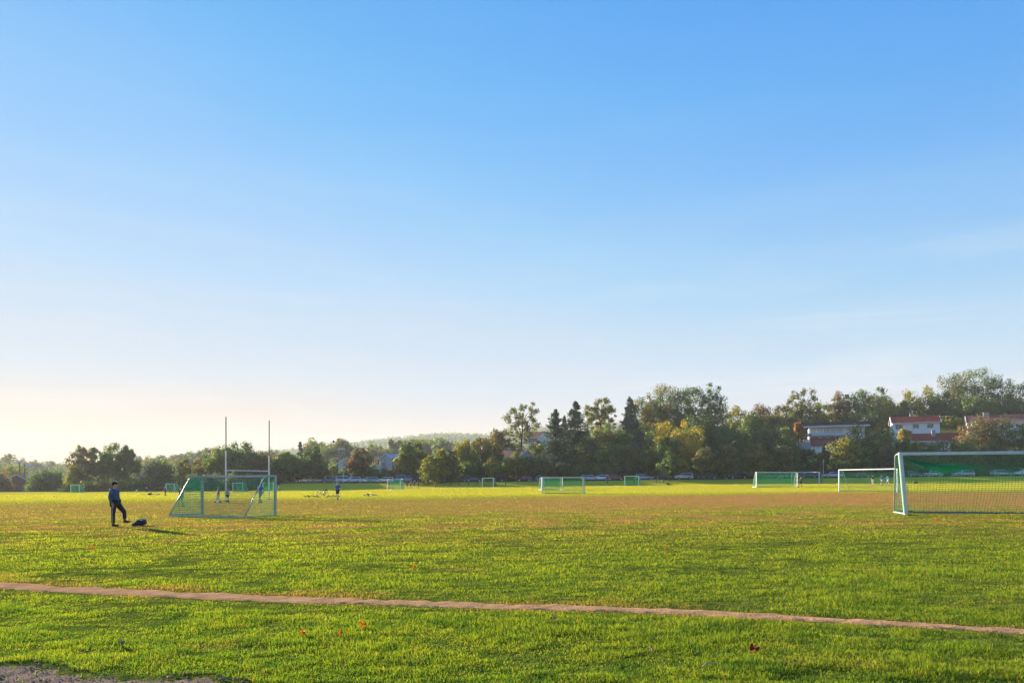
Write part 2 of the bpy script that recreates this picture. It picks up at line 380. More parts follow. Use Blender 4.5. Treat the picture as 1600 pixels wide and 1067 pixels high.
def grass():
    rg = np.random.default_rng(11)
    N = 980000
    z0, z1 = 4.3, 150.0
    u = rg.random(N); Yp = 1 / (1 / z0 - u * (1 / z0 - 1 / z1))     # pdf ~ 1/Z^2 : even cover over the picture rows
    Xp = (rg.random(N) * 2 - 1) * (.80 * Yp + 1.6)
    cl = vnoise(Xp * 1.5, Yp * 2.8, 21) * .5 + vnoise(Xp * .45, Yp * .8, 22) * .3 + vnoise(Xp * 4.5, Yp * 8, 23) * .35
    pd = path_d(Xp, Yp)
    edge = vnoise(Xp * 7, Yp * 7, 8)
    keep = pd + .8 * (edge - .5) + .5 * (vnoise(Xp * 2.1, Yp * 2.1, 18) - .5) > .92 - .75 * (rg.random(N) > .76)
    glv = Yp - gravel_line(Xp); keep &= ((glv > 0) | (Xp > -1.3)) | (rg.random(N) < .02)
    # worn patches carry fewer blades
    worn = sst(30, 42, Yp) * (1 - sst(60, 80, Yp)) * np.interp(Xp, [-15, 20], [.25, .6])
    keep &= rg.random(N) > worn * vnoise(Xp * .35, Yp * .6, 31)
    keep &= rg.random(N) > .70 * sst(.58, .32, cl) * (Yp < 45)
    Xp, Yp, cl, pd, glv = [a[keep] for a in (Xp, Yp, cl, pd, glv)]
    n = len(Xp)
    cl = np.clip(cl + .25 * (vnoise(Xp * 11, Yp * 11, 24) - .5), 0, 1.1)
    px1 = Yp / 683.0
    H = (.010 + .062 * np.clip(cl - .22, 0, 1) ** 1.15) * (.5 + .9 * rg.random(n))
    H *= np.interp(pd, [1, 2.6], [.45, 1.0]); H = np.where(Yp < 13, H * 1.05, H)
    lush = sst(.55, .8, vnoise(Xp * .9, Yp * .9, 41)); H *= 1 + .40 * lush
    H = np.maximum(H, px1 * .38)
    W = np.maximum(.0042 * (.7 + .7 * rg.random(n)), px1 * (.28 + .22 * rg.random(n)))
    az = rg.random(n) * 2 * np.pi; lean = rg.random(n) ** .7 * 1.4
    fa = rg.random(n) * 2 * np.pi
    # far tufts face any way but keep some breadth across the view
    wx, wy = np.cos(fa) * W / 2, np.sin(fa) * W / 2
    Z0 = G(Xp, Yp) - .004
    dx, dy = np.cos(az), np.sin(az)
    m = .55
    mxx = Xp + dx * lean * H * .35; myy = Yp + dy * lean * H * .35; mz = Z0 + H * m * (1 - .15 * lean)
    tx = Xp + dx * lean * H * 1.0; ty = Yp + dy * lean * H * 1.0; tz = Z0 + H * np.maximum(.25, 1 - .45 * lean)
    v = np.empty((n, 6, 3), np.float32)
    v[:, 0] = np.stack([Xp - wx, Yp - wy, Z0], -1); v[:, 1] = np.stack([Xp + wx, Yp + wy, Z0], -1)
    v[:, 2] = np.stack([mxx + wx * .8, myy + wy * .8, mz], -1); v[:, 3] = np.stack([mxx - wx * .8, myy - wy * .8, mz], -1)
    v[:, 4] = np.stack([tx + wx * .18, ty + wy * .18, tz], -1); v[:, 5] = np.stack([tx - wx * .18, ty - wy * .18, tz], -1)
    b = np.arange(n)[:, None] * 6
    q = np.stack([b + np.array([[0, 1, 2, 3]]), b + np.array([[3, 2, 4, 5]])], 1).reshape(-1, 4)
    tint = np.clip(rg.random(n) * .7 + .5 * (vnoise(Xp * 1.3, Yp * 1.3, 51) - .3), 0, 1)
    dryv = np.where(rg.random(n) < .022, .5 + .5 * rg.random(n), 0)
    dryv = np.maximum(dryv, .75 * sst(2.8, 1.1, pd) * (rg.random(n) < .6))
    side = (Yp > np.interp(Xp, PX_, PY_)); dryv = np.maximum(dryv, .62 * sst(7.5, 1.5, pd) * side * sst(.45, .7, vnoise(Xp * .8, Yp * 3, 71)) * (rg.random(n) < .7))
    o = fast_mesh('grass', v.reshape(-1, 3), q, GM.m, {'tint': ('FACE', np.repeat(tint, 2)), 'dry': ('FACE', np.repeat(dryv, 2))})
    tag(o, 'short yellow green turf blades covering the whole field', 'grass', kind='stuff')
grass()

def pebbles():
    rg = np.random.default_rng(5); n = 5200
    X_ = rg.uniform(-6.6, -1.4, n * 2); Y_ = rg.uniform(4.2, 6.5, n * 2); k_ = Y_ < gravel_line(X_) + .02; X_ = X_[k_][:n]; Y_ = Y_[k_][:n]; n = len(X_)
    s = rg.uniform(.003, .010, n) * (1 + 1.3 * (rg.random(n) < .05))
    base = np.array([(1, 0, 0), (0, 1, 0), (-1, 0, 0), (0, -1, 0), (0, 0, .8), (0, 0, -.8)])
    tri = np.array([(0, 1, 4), (1, 2, 4), (2, 3, 4), (3, 0, 4), (1, 0, 5), (2, 1, 5), (3, 2, 5), (0, 3, 5)])
    a = rg.random(n) * 6.28; sc = s[:, None, None] * rg.uniform(.6, 1.3, (n, 1, 3))
    p = base[None] * sc; ca, sa = np.cos(a)[:, None], np.sin(a)[:, None]
    x = p[:, :, 0] * ca - p[:, :, 1] * sa + X_[:, None]; y = p[:, :, 0] * sa + p[:, :, 1] * ca + Y_[:, None]
    z = p[:, :, 2] + (G(X_, Y_) + .012 + s * .3)[:, None]
    v = np.stack([x, y, z], -1).reshape(-1, 3); q = (tri[None] + np.arange(n)[:, None, None] * 6).reshape(-1, 3)
    km = NT('gravel_stones'); at_ = km.n('ShaderNodeAttribute', attribute_name='tint'); c = km.mix(at_.outputs['Fac'], (.17, .12, .085), (.62, .44, .30))
    dd = km.n('ShaderNodeBsdfDiffuse'); km.l(c, dd.inputs[0]); km.l(dd.outputs[0], km.out.inputs[0])
    o = fast_mesh('gravel', v, q, km.m, {'tint': ('FACE', np.repeat(rg.random(n) ** 2, 8))}, tri=True)
    tag(o, 'loose grey and tan gravel stones on the path edge', 'gravel', kind='stuff')
pebbles()

# fallen leaves on the turf
def leaf_thing(px, py, size, m, label, rz, tiltx=.6, stick=False):
    x, y = gpt(px, py); o = MB()
    if stick:
        o.tube([(-size, 0, 0), (-.2 * size, .03, .015), (size, .01, .045)], [.006, .008, .004], 6)
    else:
        k = 22; vs = [(0, 0, .012)]
        for i in range(k):
            t = 2 * math.pi * i / k; r = size * (.62 + .38 * abs(math.cos(2.5 * t)) ** .6) * (.85 + .3 * rnd.random())
            vs.append((r * math.cos(t), r * math.sin(t), .03 * math.sin(3 * t + 1) + size * .35 * abs(math.sin(t))))
        o.add(vs, [(0, i + 1, (i + 1) % k + 1) for i in range(k)])
        o.tube([(0, 0, .01), (-size * 1.2, .01, .03)], .0025, 5)
    b = o.build('twig' if stick else 'fallen_leaf', m); b.location = (x, y, g(x, y) + .05); b.rotation_euler = (tiltx, .15, rz)
    tag(b, label, 'twig' if stick else 'leaf', None if stick else 'fallen leaves on the turf')
LO = leafmat('leaf_orange', (.72, .21, .02), (.72, .21, .02), trans=.3); LR = mat('leaf_dark_red', (.22, .045, .03), 1.0, spec=.05, var=.2, scale=20)
LY = mat('leaf_pale_tan', (.55, .36, .20), 1.0, spec=.05, var=.2, scale=20)
for a in [(567, 983, .052, LO, 'largest of the three orange leaves in the near grass', .4),
          (473, 995, .036, LO, 'small red orange leaf at one end of a line of three orange leaves', 1.2),
          (531, 997, .03, LO, 'tiny orange leaf, the middle one of three in the near grass', 2.2),
          (647, 890, .055, LO, 'bright orange leaf lying alone beyond the earth path', .9),
          (1041, 861, .055, LO, 'red orange leaf on the turf far beyond the path', 2.9),
          (1178, 1023, .062, LR, 'dark red curled dead leaf in deep near grass', .3),
          (190, 1011, .045, LY, 'tan curled leaf lying in grass near the gravel', .1),
          (145, 859, .06, LO, 'faded orange leaf on the turf below the man with the bag', .5),
          (866, 971, .03, LY, 'small pale dry leaf close below the earth path', 1.5),
          (1017, 1022, .025, LY, 'pale cream leaf scrap lying among dark near grass', 2.5),
          (1464, 815, .12, LO, 'orange leaf cluster on the turf in front of the large near goal', .2)]:
    leaf_thing(a[0], a[1], a[2] * .7, *a[3:])
leaf_thing(1107, 1052, .07, mat('straw', (.55, .42, .16), .7), 'yellow straw twig sticking out of the near grass', .5, stick=True)

# ------------------------------------------------------------------ goals
def bez(p, q, n): return [p + (q - p) * (i / n) for i in range(n + 1)]

def goal(px, Z, rz, W, H, dt, db, label, frame=WHITE, net=NETM, step=.12, th=.014, t=.06, lean=0.0, near=None, sag=.25, group='portable football goals on the field', base_z=None, deep=False):
    """origin at the middle of the goal line; +y local is the net side"""
    p = at(px, Z)
    if base_z is not None: p.z = base_z
    o = empty('football_goal', p, rz, label, 'goal', group)
    w = W / 2
    def top(x, y, z): return Vector((x + lean * z / H, y, z))
    for sx in (-1, 1):
        m = MB(); m.beam(top(sx * w, 0, 0), top(sx * w, 0, H + t), t * 1.9, t * 1.9, (0, 1, 0)); po = m.build('post', frame, o, bevel=.012)
        if deep and sx < 0:
            c = MB(); c.beam(top(-w - t * .95 - .004, .0, .03), top(-w - t * .95 - .004, 0, H + t - .03), t * 1.5, .01, (1, 0, 0)); c.build('net_channel', GREENP, po)
            c = MB(); c.beam(top(-w - .02, t * 1.35, 0), top(-w - .02, t * 1.35, H + t), t * 1.6, t * .8, (0, 1, 0)); c.build('rear_flange', frame, po)
        m = MB(); c0 = top(sx * w, dt, H - .02); cb = Vector((sx * w, db, t * .5))
        m.tube([top(sx * w, .03, H), top(sx * w, dt * .75, H), top(sx * w, dt, H - .06)] + [c0 + (cb - c0) * k for k in (.06, .5, 1)], t * .5, 8); m.build('side_stay', ALU, o, smooth=True)
        m = MB(); m.beam((sx * w, t, t * .5), (sx * w, db, t * .5), t * 1.1, t, m=0); m.build('side_bar', ALU, o, bevel=.01)
    m = MB(); m.beam(top(-w + t, 0, H), top(w - t, 0, H), t * 1.9, t * 1.9); m.build('crossbar', frame, o, bevel=.012)
    m = MB(); m.beam((-w, db, t * .5), (w, db, t * .5), t * 1.4, t * 1.3); m.build('back_bar', ALU, o, bevel=.012)
    # the net: strands of cord, roof + back + two sides
    vs = []; fs = []
    def strand(P, nrm, wd):
        for i in range(len(P) - 1):
            a, b = P[i], P[i + 1]; s = (b - a)
            if s.length < 1e-5: continue
            n_ = nrm(a) if callable(nrm) else nrm
            c = s.cross(n_)
            if c.length < 1e-6: continue
            c = c.normalized() * wd / 2; k = len(vs); vs.extend([a - c, a + c, b + c, b - c]); fs.append((k, k + 1, k + 2, k + 3))
    nR = max(1, int(dt / step)); nB = int(math.hypot(db - dt, H) / step); nX = int(W / step)
    def surf(s, r):  # s 0..1 across, r 0..1 from crossbar down the back
        Lr = dt / (dt + H * 1.05)
        x = -w + s * W
        edge = math.sin(math.pi * min(1, max(0, s))) ** .35
        if r < Lr:
            a = r / Lr; sg = sag * edge * math.sin(math.pi * min(1, a * .55 + .0)) * (1 if dt > .3 else .4)
            return Vector((x + lean * (H - sg) / H, a * dt, H - sg))
        a = (r - Lr) / (1 - Lr)
        zz = (H - sag * edge * math.sin(math.pi * .55)) * (1 - a) + .05 * a
        yy = dt + (db - dt) * a - .38 * sag * edge * math.sin(math.pi * a) + .10 * sag * math.sin(s * 23 + 1.3 * a) * math.sin(math.pi * a)
        xs_ = .5 * sag * math.sin(math.pi * a) * (-.6 + 1.2 * s) * edge
        return Vector((x + xs_ + lean * zz / H, yy, zz))
    NR = nR + nB
    grid = [[surf(i / nX, j / NR) for j in range(NR + 1)] for i in range(nX + 1)]
    nb = lambda a: Vector((0, 1, .35))
    nr = lambda a: (Vector((0, .15, 1)) if a.z > H - sag - .02 and a.y < dt else Vector((0, 1, .3)))
    for i in range(nX + 1): strand(grid[i], nr, th)
    for j in range(NR + 1): strand([grid[i][j] for i in range(nX + 1)], nr, th)
    for sx in (-1, 1):
        nz = int(H / step); ny_ = int(db / step)
        for j in range(1, nz + 1):
            z = H * j / nz; ym = dt + (db - dt) * (1 - z / H)
            strand([top(sx * w, ym * k / 6, z - .04 * math.sin(math.pi * k / 6)) for k in range(7)], Vector((1, 0, 0)), th)
        for j in range(1, ny_ + 1):
            y = db * j / ny_; zt = H if y <= dt else H * (1 - (y - dt) / (db - dt))
            strand([top(sx * w + .03 * math.sin(k + j) * (0 < k < 4), y, zt * k / 4) for k in range(5)], Vector((1, 0, 0)), th)
    if deep:
        for k in range(26):
            a = Vector((-w + lean, .1 + .02 * k, H - .03 - .004 * k)); e_ = Vector((-w + 1.5 + .06 * k, dt * .9, H - .80 + .012 * k)); P_ = []
            for q in range(13):
                f = q / 12; P_.append(a.lerp(e_, f) + Vector((0, .03 * math.sin(9 * f + k), -.10 * math.sin(math.pi * f) + .012 * math.sin(13 * f + 2 * k))))
            strand(P_, Vector((0, 1, .2)), .02)
    # gathered cord lying along the ground bar
    for k in range(int(W / .05)):
        x = -w + k * .05; yy = db - .06 - .05 * rnd.random()
        strand([Vector((x, yy, .04)), Vector((x + .05, yy + .03 * rnd.random(), .05 + .05 * rnd.random())), Vector((x + .09, yy, .03))], Vector((0, 1, .5)), .03)
    mb = MB(); mb.v = [tuple(v) for v in vs]; mb.f = fs; mb.mi = [0] * len(fs); mb.build('net', net, o)
    return o

def goal_px(pxl, pxr, Z, W, H, label, back=False, flip=1, **kw):
    """goal whose two posts fall on the given columns; turned so that its real width fits"""
    xl = xat(pxl, Z); best = None
    for i in range(0, 1600):
        a = R(-80 + i * .1); X2 = xl + W * math.cos(a); Y2 = Z + W * math.sin(a)
        e = abs(PCX + F * X2 / Y2 - pxr)
        if (a * flip > -.0) and (best is None or e < best[0]): best = (e, a)
    a = best[1]; cx, cy = xl + W / 2 * math.cos(a), Z + W / 2 * math.sin(a)
    rz = a + (math.pi if back else 0)
    return goal(PCX + F * cx / cy, cy, rz, W, H, label=label, **kw)

# near goal, seen from behind: net side towards the camera
goal_px(316, 430, 36.3, 5.0, 2.0, 'grey framed goal seen from behind its green net, before the tall rugby posts', back=True, flip=-1, dt=.75, db=2.05, frame=ALU, t=.058, step=.10, th=.017, sag=.22)
goal(1583, 26.3, R(-17), 7.32, 2.44, .9, 2.0, 'large near goal cut by the picture edge, with a leaning white and green post', t=.062, step=.11, th=.010, lean=-.20, sag=.55, deep=True)
goal_px(848, 911, 84, 5, 2, 'small white goal standing alone on the turf in front of the tall conifers', flip=-1, dt=.7, db=1.7, step=.12, th=.02, t=.06)
goal_px(846.5, 879, 112, 4, 2, 'distant white goal partly hidden behind the small goal in front of the conifers', flip=1, dt=.5, db=1.2, step=.2, th=.03, t=.06)
goal_px(753.7, 771, 150, 3, 2, 'tiny white goal near the row of bollards, before the dark parked cars', flip=-1, dt=.6, db=1.5, step=.2, th=.05, t=.07)
goal_px(976, 998, 142, 3, 2, 'tiny white goal before the pale silver estate car', flip=-1, dt=.6, db=1.6, step=.2, th=.05, t=.07)
goal_px(1182, 1246, 113, 7.32, 2.44, 'long full-size goal with teal net beside the runner in black', flip=1, dt=.4, db=1.4, step=.2, th=.04, t=.07)
goal_px(1237, 1280, 152, 7.32, 2.44, 'farther full-size goal whose bar shows behind the runner in black', flip=-1, dt=.4, db=1.4, step=.25, th=.04, t=.08)
goal_px(1311, 1402, 78, 7.32, 2.44, 'full-size white goal with the three standing players seen through it', flip=-1, dt=.5, db=1.7, step=.16, th=.018, t=.06)
goal_px(606, 626, 138, 3.0, 2.1, 'small goal turned away with slanted stays, next to the group of dark clad players', flip=1, back=True, dt=.7, db=1.7, step=.18, th=.045, t=.07)
goal_px(508.5, 521.5, 190, 2.8, 2.0, 'tiny goal before the shaded parked cars, behind the boy in blue and black', flip=1, dt=.5, db=1.3, step=.2, th=.07, t=.08)
goal_px(110.5, 124, 187, 3, 2, 'tiny goal with a round opening net at the foot of the low bushes', flip=-1, dt=.6, db=1.8, step=.2, th=.06, t=.08)
goal_px(259.5, 272, 164, 3, 2, 'tiny goal crowded with children in front of the low dark bank', flip=1, back=True, dt=.7, db=1.9, step=.2, th=.05, t=.08)
goal_px(364, 379, 150, 3, 2, 'tiny goal seen through the near net beside the child in a red vest', flip=1, back=True, dt=.7, db=1.6, step=.2, th=.05, t=.08)
goal_px(411, 427, 168, 3, 2, 'tiny goal seen through the near net behind the man in a blue shirt', flip=-1, dt=.5, db=1.5, step=.2, th=.05, t=.08)

# rugby posts
def rugby():
    Zl, Zr = 67.0, 70.6; a = at(353, Zl); b = at(420.5, Zr); c = (a + b) / 2
    o = empty('rugby_posts', c, math.atan2(b.y - a.y, b.x - a.x), 'tall white and grey H-shaped rugby posts rising behind the near goal', 'rugby posts')
    w = (Vector((b.x, b.y)) - Vector((a.x, a.y))).length / 2
    for sx, q, yt, ym, Z in ((-1, a, 651, 704, Zl), (1, b, 657, 712, Zr)):
        z0 = q.z - c.z; zm = zat(ym, Z) - c.z; zt = zat(yt, Z) - c.z
        m = MB(); m.tube([(sx * w, 0, z0 - .1), (sx * w, 0, zm)], .065, 12); po = m.build('post', WHITE, o, smooth=False)
        m = MB(); m.tube([(sx * w, 0, zm + .002), (sx * w, 0, zt)], .052, 12); m.build('post_extension', STEEL_D, po)
        m = MB(); m.tube([(sx * w, 0, z0 - .02), (sx * w, 0, z0 + .04)], [.33, .30], 16); m.build('base', BLACK, po)
    m = MB(); zc = zat(735.3, 68.8) - c.z; m.tube([(-w, 0, zc), (w, 0, zc)], .055, 10); m.build('crossbar', WHITE, o)
rugby()

# ------------------------------------------------------------------ people
def skin_mesh(name, chains, m, parent, sub=1):
    """chains: list of lists of (pos, radius) ; equal positions are shared, so the limbs grow out of one body"""
    vs = []; rad = []; ed = []; idx = {}; roots = []
    def vid(p, r):
        k = (round(p[0], 4), round(p[1], 4), round(p[2], 4))
        if k not in idx: idx[k] = len(vs); vs.append(p); rad.append(r)
        return idx[k]
    for ch in chains:
        pr = None
        for p, r in ch:
            v = vid(p, r)
            if pr is None and v == len(vs) - 1: roots.append(v)
            if pr is not None and pr != v: ed.append((pr, v))
            pr = v
    me = bpy.data.meshes.new(name); me.from_pydata([tuple(v) for v in vs], ed, []); me.materials.append(m)
    o = bpy.data.objects.new(name, me); link(o); o.parent = parent
    md = o.modifiers.new('Skin', 'SKIN'); md.use_smooth_shade = True
    sv = me.skin_vertices[0].data
    for i, r in enumerate(rad):
        sv[i].radius = r if hasattr(r, '__len__') else (r, r)
        sv[i].use_root = i in roots
    s = o.modifiers.new('Subdivision', 'SUBSURF'); s.levels = sub; s.render_levels = sub
    return o

SKIN = mat('skin', (.52, .33, .25), .55, var=.08)
def cloth(n, c): return mat('cloth_' + n, c, .85, var=.14, scale=9)
CL = {k: cloth(k, c) for k, c in dict(blue=(.055, .10, .19), navy=(.02, .03, .07), black=(.018, .018, .022), white=(.75, .77, .8), red=(.42, .05, .05), royal=(.03, .12, .42), grey=(.22, .25, .28), cream=(.6, .58, .5), brown=(.16, .07, .05), paleblue=(.35, .45, .6)).items()}
HAIRC = {k: mat('hair_' + k, c, 1.0, spec=.05) for k, c in dict(dark=(.02, .014, .012), blond=(.55, .42, .2), brown=(.10, .06, .035)).items()}

STAND = dict(hipL=(0, .09, .93), hipR=(0, -.09, .93), kneeL=(.03, .11, .50), kneeR=(.03, -.11, .50), ankL=(-.02, .12, .08), ankR=(-.02, -.12, .08),
             shL=(0, .19, 1.42), shR=(0, -.19, 1.42), elL=(-.03, .25, 1.14), elR=(-.03, -.25, 1.14), wrL=(.06, .24, .90), wrR=(.06, -.24, .90),
             pelvis=(0, 0, .96), chest=(0, 0, 1.28), neck=(0, 0, 1.46), headyaw=0.0, toeL=0.0, toeR=0.0)
def pose(**kw):
    d = dict(STAND); d.update(kw); return d
P_KICK = pose(kneeR=(.30, -.10, .60), ankR=(.30, -.11, .24), toeR=.15, kneeL=(0, .10, .49), elL=(-.10, .25, 1.16), wrL=(-.02, .27, .92), elR=(-.02, -.24, 1.14), wrR=(.08, -.22, .90))
P_WALK = pose(kneeR=(.20, -.09, .52), ankR=(.25, -.10, .09), kneeL=(.02, .09, .50), ankL=(-.25, .09, .12), elL=(.05, .25, 1.15), wrL=(.20, .22, .96), elR=(-.15, -.25, 1.17), wrR=(-.10, -.24, .93))
P_RUN = pose(kneeR=(.32, -.09, .62), ankR=(.12, -.10, .30), kneeL=(-.05, .09, .49), ankL=(-.28, .09, .14), elL=(.12, .26, 1.16), wrL=(.32, .18, 1.22), elR=(-.20, -.25, 1.20), wrR=(-.02, -.24, 1.03), chest=(.06, 0, 1.27), neck=(.10, 0, 1.45), shL=(.06, .19, 1.41), shR=(.06, -.19, 1.41))
P_HIPS = pose(elL=(-.08, .36, 1.16), wrL=(.02, .17, 1.02), elR=(-.08, -.36, 1.16), wrR=(.02, -.17, 1.02))
P_SIT = pose(pelvis=(0, 0, .13), hipL=(0, .09, .12), hipR=(0, -.09, .12), kneeL=(.38, .14, .30), kneeR=(.40, -.12, .12), ankL=(.70, .13, .07), ankR=(.80, -.12, .07), chest=(-.10, 0, .44), neck=(-.13, 0, .61),
             shL=(-.13, .19, .58), shR=(-.13, -.19, .58), elL=(-.28, .24, .34), elR=(-.28, -.24, .34), wrL=(-.34, .24, .06), wrR=(-.34, -.24, .06), toeL=.8, toeR=.9)
P_CROUCH = pose(pelvis=(-.10, 0, .35), hipL=(-.10, .09, .33), hipR=(-.10, -.09, .33), kneeL=(.28, .14, .44), kneeR=(.26, -.14, .44), ankL=(.02, .12, .08), ankR=(.02, -.12, .08), chest=(.06, 0, .62), neck=(.14, 0, .78),
             shL=(.10, .19, .75), shR=(.10, -.19, .75), elL=(.28, .22, .56), elR=(.28, -.22, .56), wrL=(.42, .15, .40), wrR=(.42, -.15, .40))

def person(px, Z, rz, h, label, ps, top, legs, hair, sleeves='long', trousers='long', socks=None, loc=None, face=True, bulk=1.0, stripe=False):
    p = at(px, Z) if loc is None else Vector(loc)
    o = empty('person', p, rz, label, 'person'); s = h / 1.78; o.scale = (s, s, s)
    V_ = {k: Vector(v) for k, v in ps.items() if hasattr(v, '__len__')}
    pe, ch, ne = V_['pelvis'], V_['chest'], V_['neck']
    up = (ne - ch).normalized(); hy = ps['headyaw']; fw = Vector((math.cos(hy), math.sin(hy), 0)); lf = Vector((-fw.y, fw.x, 0))
    jaw = ne + up * .09 + fw * .025; hm = ne + up * .19 + fw * .02; cr = ne + up * .275 + fw * .005
    chains = [[(pe, .125), ((pe + ch) / 2, .115), (ch, .13), (ne, .055), (ne + up * .05, .052), (jaw, .076), (hm, .098), (cr, .064)]]
    for S in 'LR':
        hp, kn, an = V_['hip' + S], V_['knee' + S], V_['ank' + S]; sh, el, wr = V_['sh' + S], V_['el' + S], V_['wr' + S]
        chains.append([(pe, .125), (hp, .085), ((hp + kn) / 2, .072), (kn, .052), ((kn + an) / 2 + Vector((-.015, 0, .03)), .050), (an, .034)])
        chains.append([(ch, .13), (sh, .055), ((sh + el) / 2, .044), (el, .036), ((el + wr) / 2, .033), (wr, .024)])
        d = (wr - el).normalized(); palm = wr + d * .06
        chains[-1].append((palm, (.030, .022)))
        side = d.cross(Vector((1, 0, 0)));
        if side.length < .1: side = d.cross(Vector((0, 1, 0)))
        side.normalize(); fd = Vector((1, 0, 0)) - d * d.x; fd = fd.normalized() if fd.length > .1 else Vector((0, 1, 0))
        for k, ln in enumerate((.062, .074, .078, .068)):
            b = palm + fd * (.027 - .018 * k); sg = -1 if S == 'L' else 1; inn = side * (.012 * (1 if S == 'L' else 1))
            chains.append([(b + d * .005, .0085), (b + d * (.02 + ln * .4), .008), (b + d * (.02 + ln * .75) + fd * -.012, .0072), (b + d * (.02 + ln) + fd * -.02, .006)])
        b = wr + d * .02 + fd * .022; chains.append([(b, .010), (b + d * .03 + fd * .025, .009), (b + d * .06 + fd * .03, .0075)])
        ft = Vector((math.cos(ps['toe' + S]), 0, math.sin(ps['toe' + S])))
        sm = MB(); rot = Matrix.Rotation(-ps['toe' + S], 3, 'Y')
        sm.ball(an + ft * .07 + rot @ Vector((0, 0, -.035)), .5, 14, 10, (.29, .095, .10), rot=rot)
        sm.ball(an + Vector((0, 0, -.005)), .5, 10, 8, (.11, .09, .13))
        sm.build('shoe', CL['black'], o, smooth=True)
    body = skin_mesh('body', chains, SKIN, o)
    b = bulk
    # top
    tc = [[(pe - (ch - pe).normalized() * .03, .150 * b), (pe + (ch - pe) * .2, .146 * b), ((pe + ch) / 2, .142 * b), (ch, .158 * b), (ch + (ne - ch) * .62, .115 * b), (ch + (ne - ch) * .9, .068)]]
    for S in 'LR':
        sh, el, wr = V_['sh' + S], V_['el' + S], V_['wr' + S]
        c = [(ch, .158 * b), (sh, .082 * b), ((sh + el) / 2, .064 * b)]
        if sleeves == 'long': c += [(el, .050 * b), ((el + wr) / 2, .045 * b), (el + (wr - el) * .94, .036 * b)]
        else: c += [(sh + (el - sh) * .8, .056 * b)]
        tc.append(c)
    skin_mesh('sweater' if sleeves == 'long' else 'shirt', tc, CL[top], o)
    # trousers / shorts
    tr = []
    for S in 'LR':
        hp, kn, an = V_['hip' + S], V_['knee' + S], V_['ank' + S]
        c = [(pe, .148), (hp, .105 * b), ((hp + kn) / 2, .092 * b)]
        if trousers == 'long': c += [(kn, .074 * b), ((kn + an) / 2, .072 * b), (kn + (an - kn) * .93, .066 * b)]
        else: c += [(hp + (kn - hp) * .85, .088 * b)]
        tr.append(c)
    to = skin_mesh('trousers' if trousers == 'long' else 'shorts', tr, CL[legs], o)
    if stripe:
        for S, sg in (('L', 1), ('R', -1)):
            hp, kn, an = V_['hip' + S], V_['knee' + S], V_['ank' + S]; m = MB()
            sd = Vector((0, sg, 0)); P = [hp + sd * .100, (hp + kn) / 2 + sd * .092, kn + sd * .076, (kn + an) / 2 + sd * .073, kn + (an - kn) * .9 + sd * .066]
            for i in range(4): m.beam(P[i], P[i + 1], .04, .016, (0, 1, 0))
            m.build('side_stripe', CL['grey'], to)
    if socks:
        m = MB()
        for S in 'LR':
            kn, an = V_['knee' + S], V_['ank' + S]
            m2 = MB(); m2.tube([kn + (an - kn) * .25 , kn + (an - kn) * .55, an], [.058, .06, .042], 10); m2.build('sock', CL[socks], o, smooth=True)
    # head details
    rotm = Matrix((fw, lf, Vector((0, 0, 1)))).transposed()
    m = MB(); hc = hm + up * .02 - fw * .012
    m.ball(hc - fw * .006, .096, 16, 12, (1.0, .92, 1.0), z0=-.42, rot=rotm @ Matrix.Rotation(R(-22), 3, 'Y')); m.build('hair', HAIRC[hair], o, smooth=True)
    if face:
        for sg in (1, -1):
            m = MB(); m.ball(hm + fw * .078 + lf * sg * .032 + up * .0, .011, 8, 6); m.build('eye', CL['black'], o, smooth=True)
            m = MB(); m.ball(hm + lf * sg * .086 - up * .01, .03, 8, 6, (.6, .35, 1), rot=rotm); m.build('ear', SKIN, o, smooth=True)
        m = MB(); m.ball(hm + fw * .095 - up * .03, .02, 8, 6, (1, .7, 1.1), rot=rotm); m.build('nose', SKIN, o, smooth=True)
        m = MB(); m.ball(hm + fw * .082 - up * .068, .018, 8, 5, (.5, 1.2, .35), rot=rotm); m.build('mouth', mat('lips', (.35, .13, .11), .5), o, smooth=True)
    return o

# main man: faces to the right and away from the camera, right foot lifted
person(180, 26.6, R(8), 1.76, 'man in a blue sweater and black tracksuit trousers lifting one foot beside a bag', pose(
    kneeL=(.31, .06, .57), ankL=(.33, .05, .22), toeL=-.05, kneeR=(-.03, -.12, .50), ankR=(-.03, -.10, .08), pelvis=(-.01, 0, .96), chest=(-.03, 0, 1.26), neck=(-.03, 0, 1.46),
    shL=(.0, .19, 1.42), shR=(-.06, -.18, 1.42), elL=(.0, .27, 1.14), wrL=(.10, .25, .92), elR=(-.11, -.25, 1.14), wrR=(-.01, -.26, .89), headyaw=R(22)), 'blue', 'black', 'dark', bulk=1.14, stripe=True)
person(283, 50.5, R(-100), 1.45, 'boy in a red shirt and grey shorts behind the near goal slanted stay', P_WALK, 'red', 'grey', 'blond', 'short', 'short', loc=None)
person(341, 60, R(-150), 1.42, 'fair haired child in a red vest and white trousers with a ball at the feet', P_WALK, 'red', 'cream', 'blond', 'short', 'long', bulk=1.0)
person(355.6, 60.5, R(-20), 1.25, 'child in a pale shirt and dark shorts half hidden behind the rugby post', P_WALK, 'paleblue', 'navy', 'blond', 'short', 'short', socks='black')
person(407, 57.6, R(150), 1.66, 'man in a bright blue shirt and grey trousers beyond the near goal', P_WALK, 'royal', 'grey', 'brown', 'long', 'long', bulk=1.05)
person(527.5, 65.5, R(120), 1.74, 'player in a blue shirt and dark shorts watching the ball in the air', P_WALK, 'royal', 'navy', 'blond', 'short', 'short', bulk=1.05)
person(258, 110, R(40), 1.62, 'child in a dark blue jacket and black trousers standing before the crowded tiny goal', P_HIPS, 'blue', 'black', 'brown')
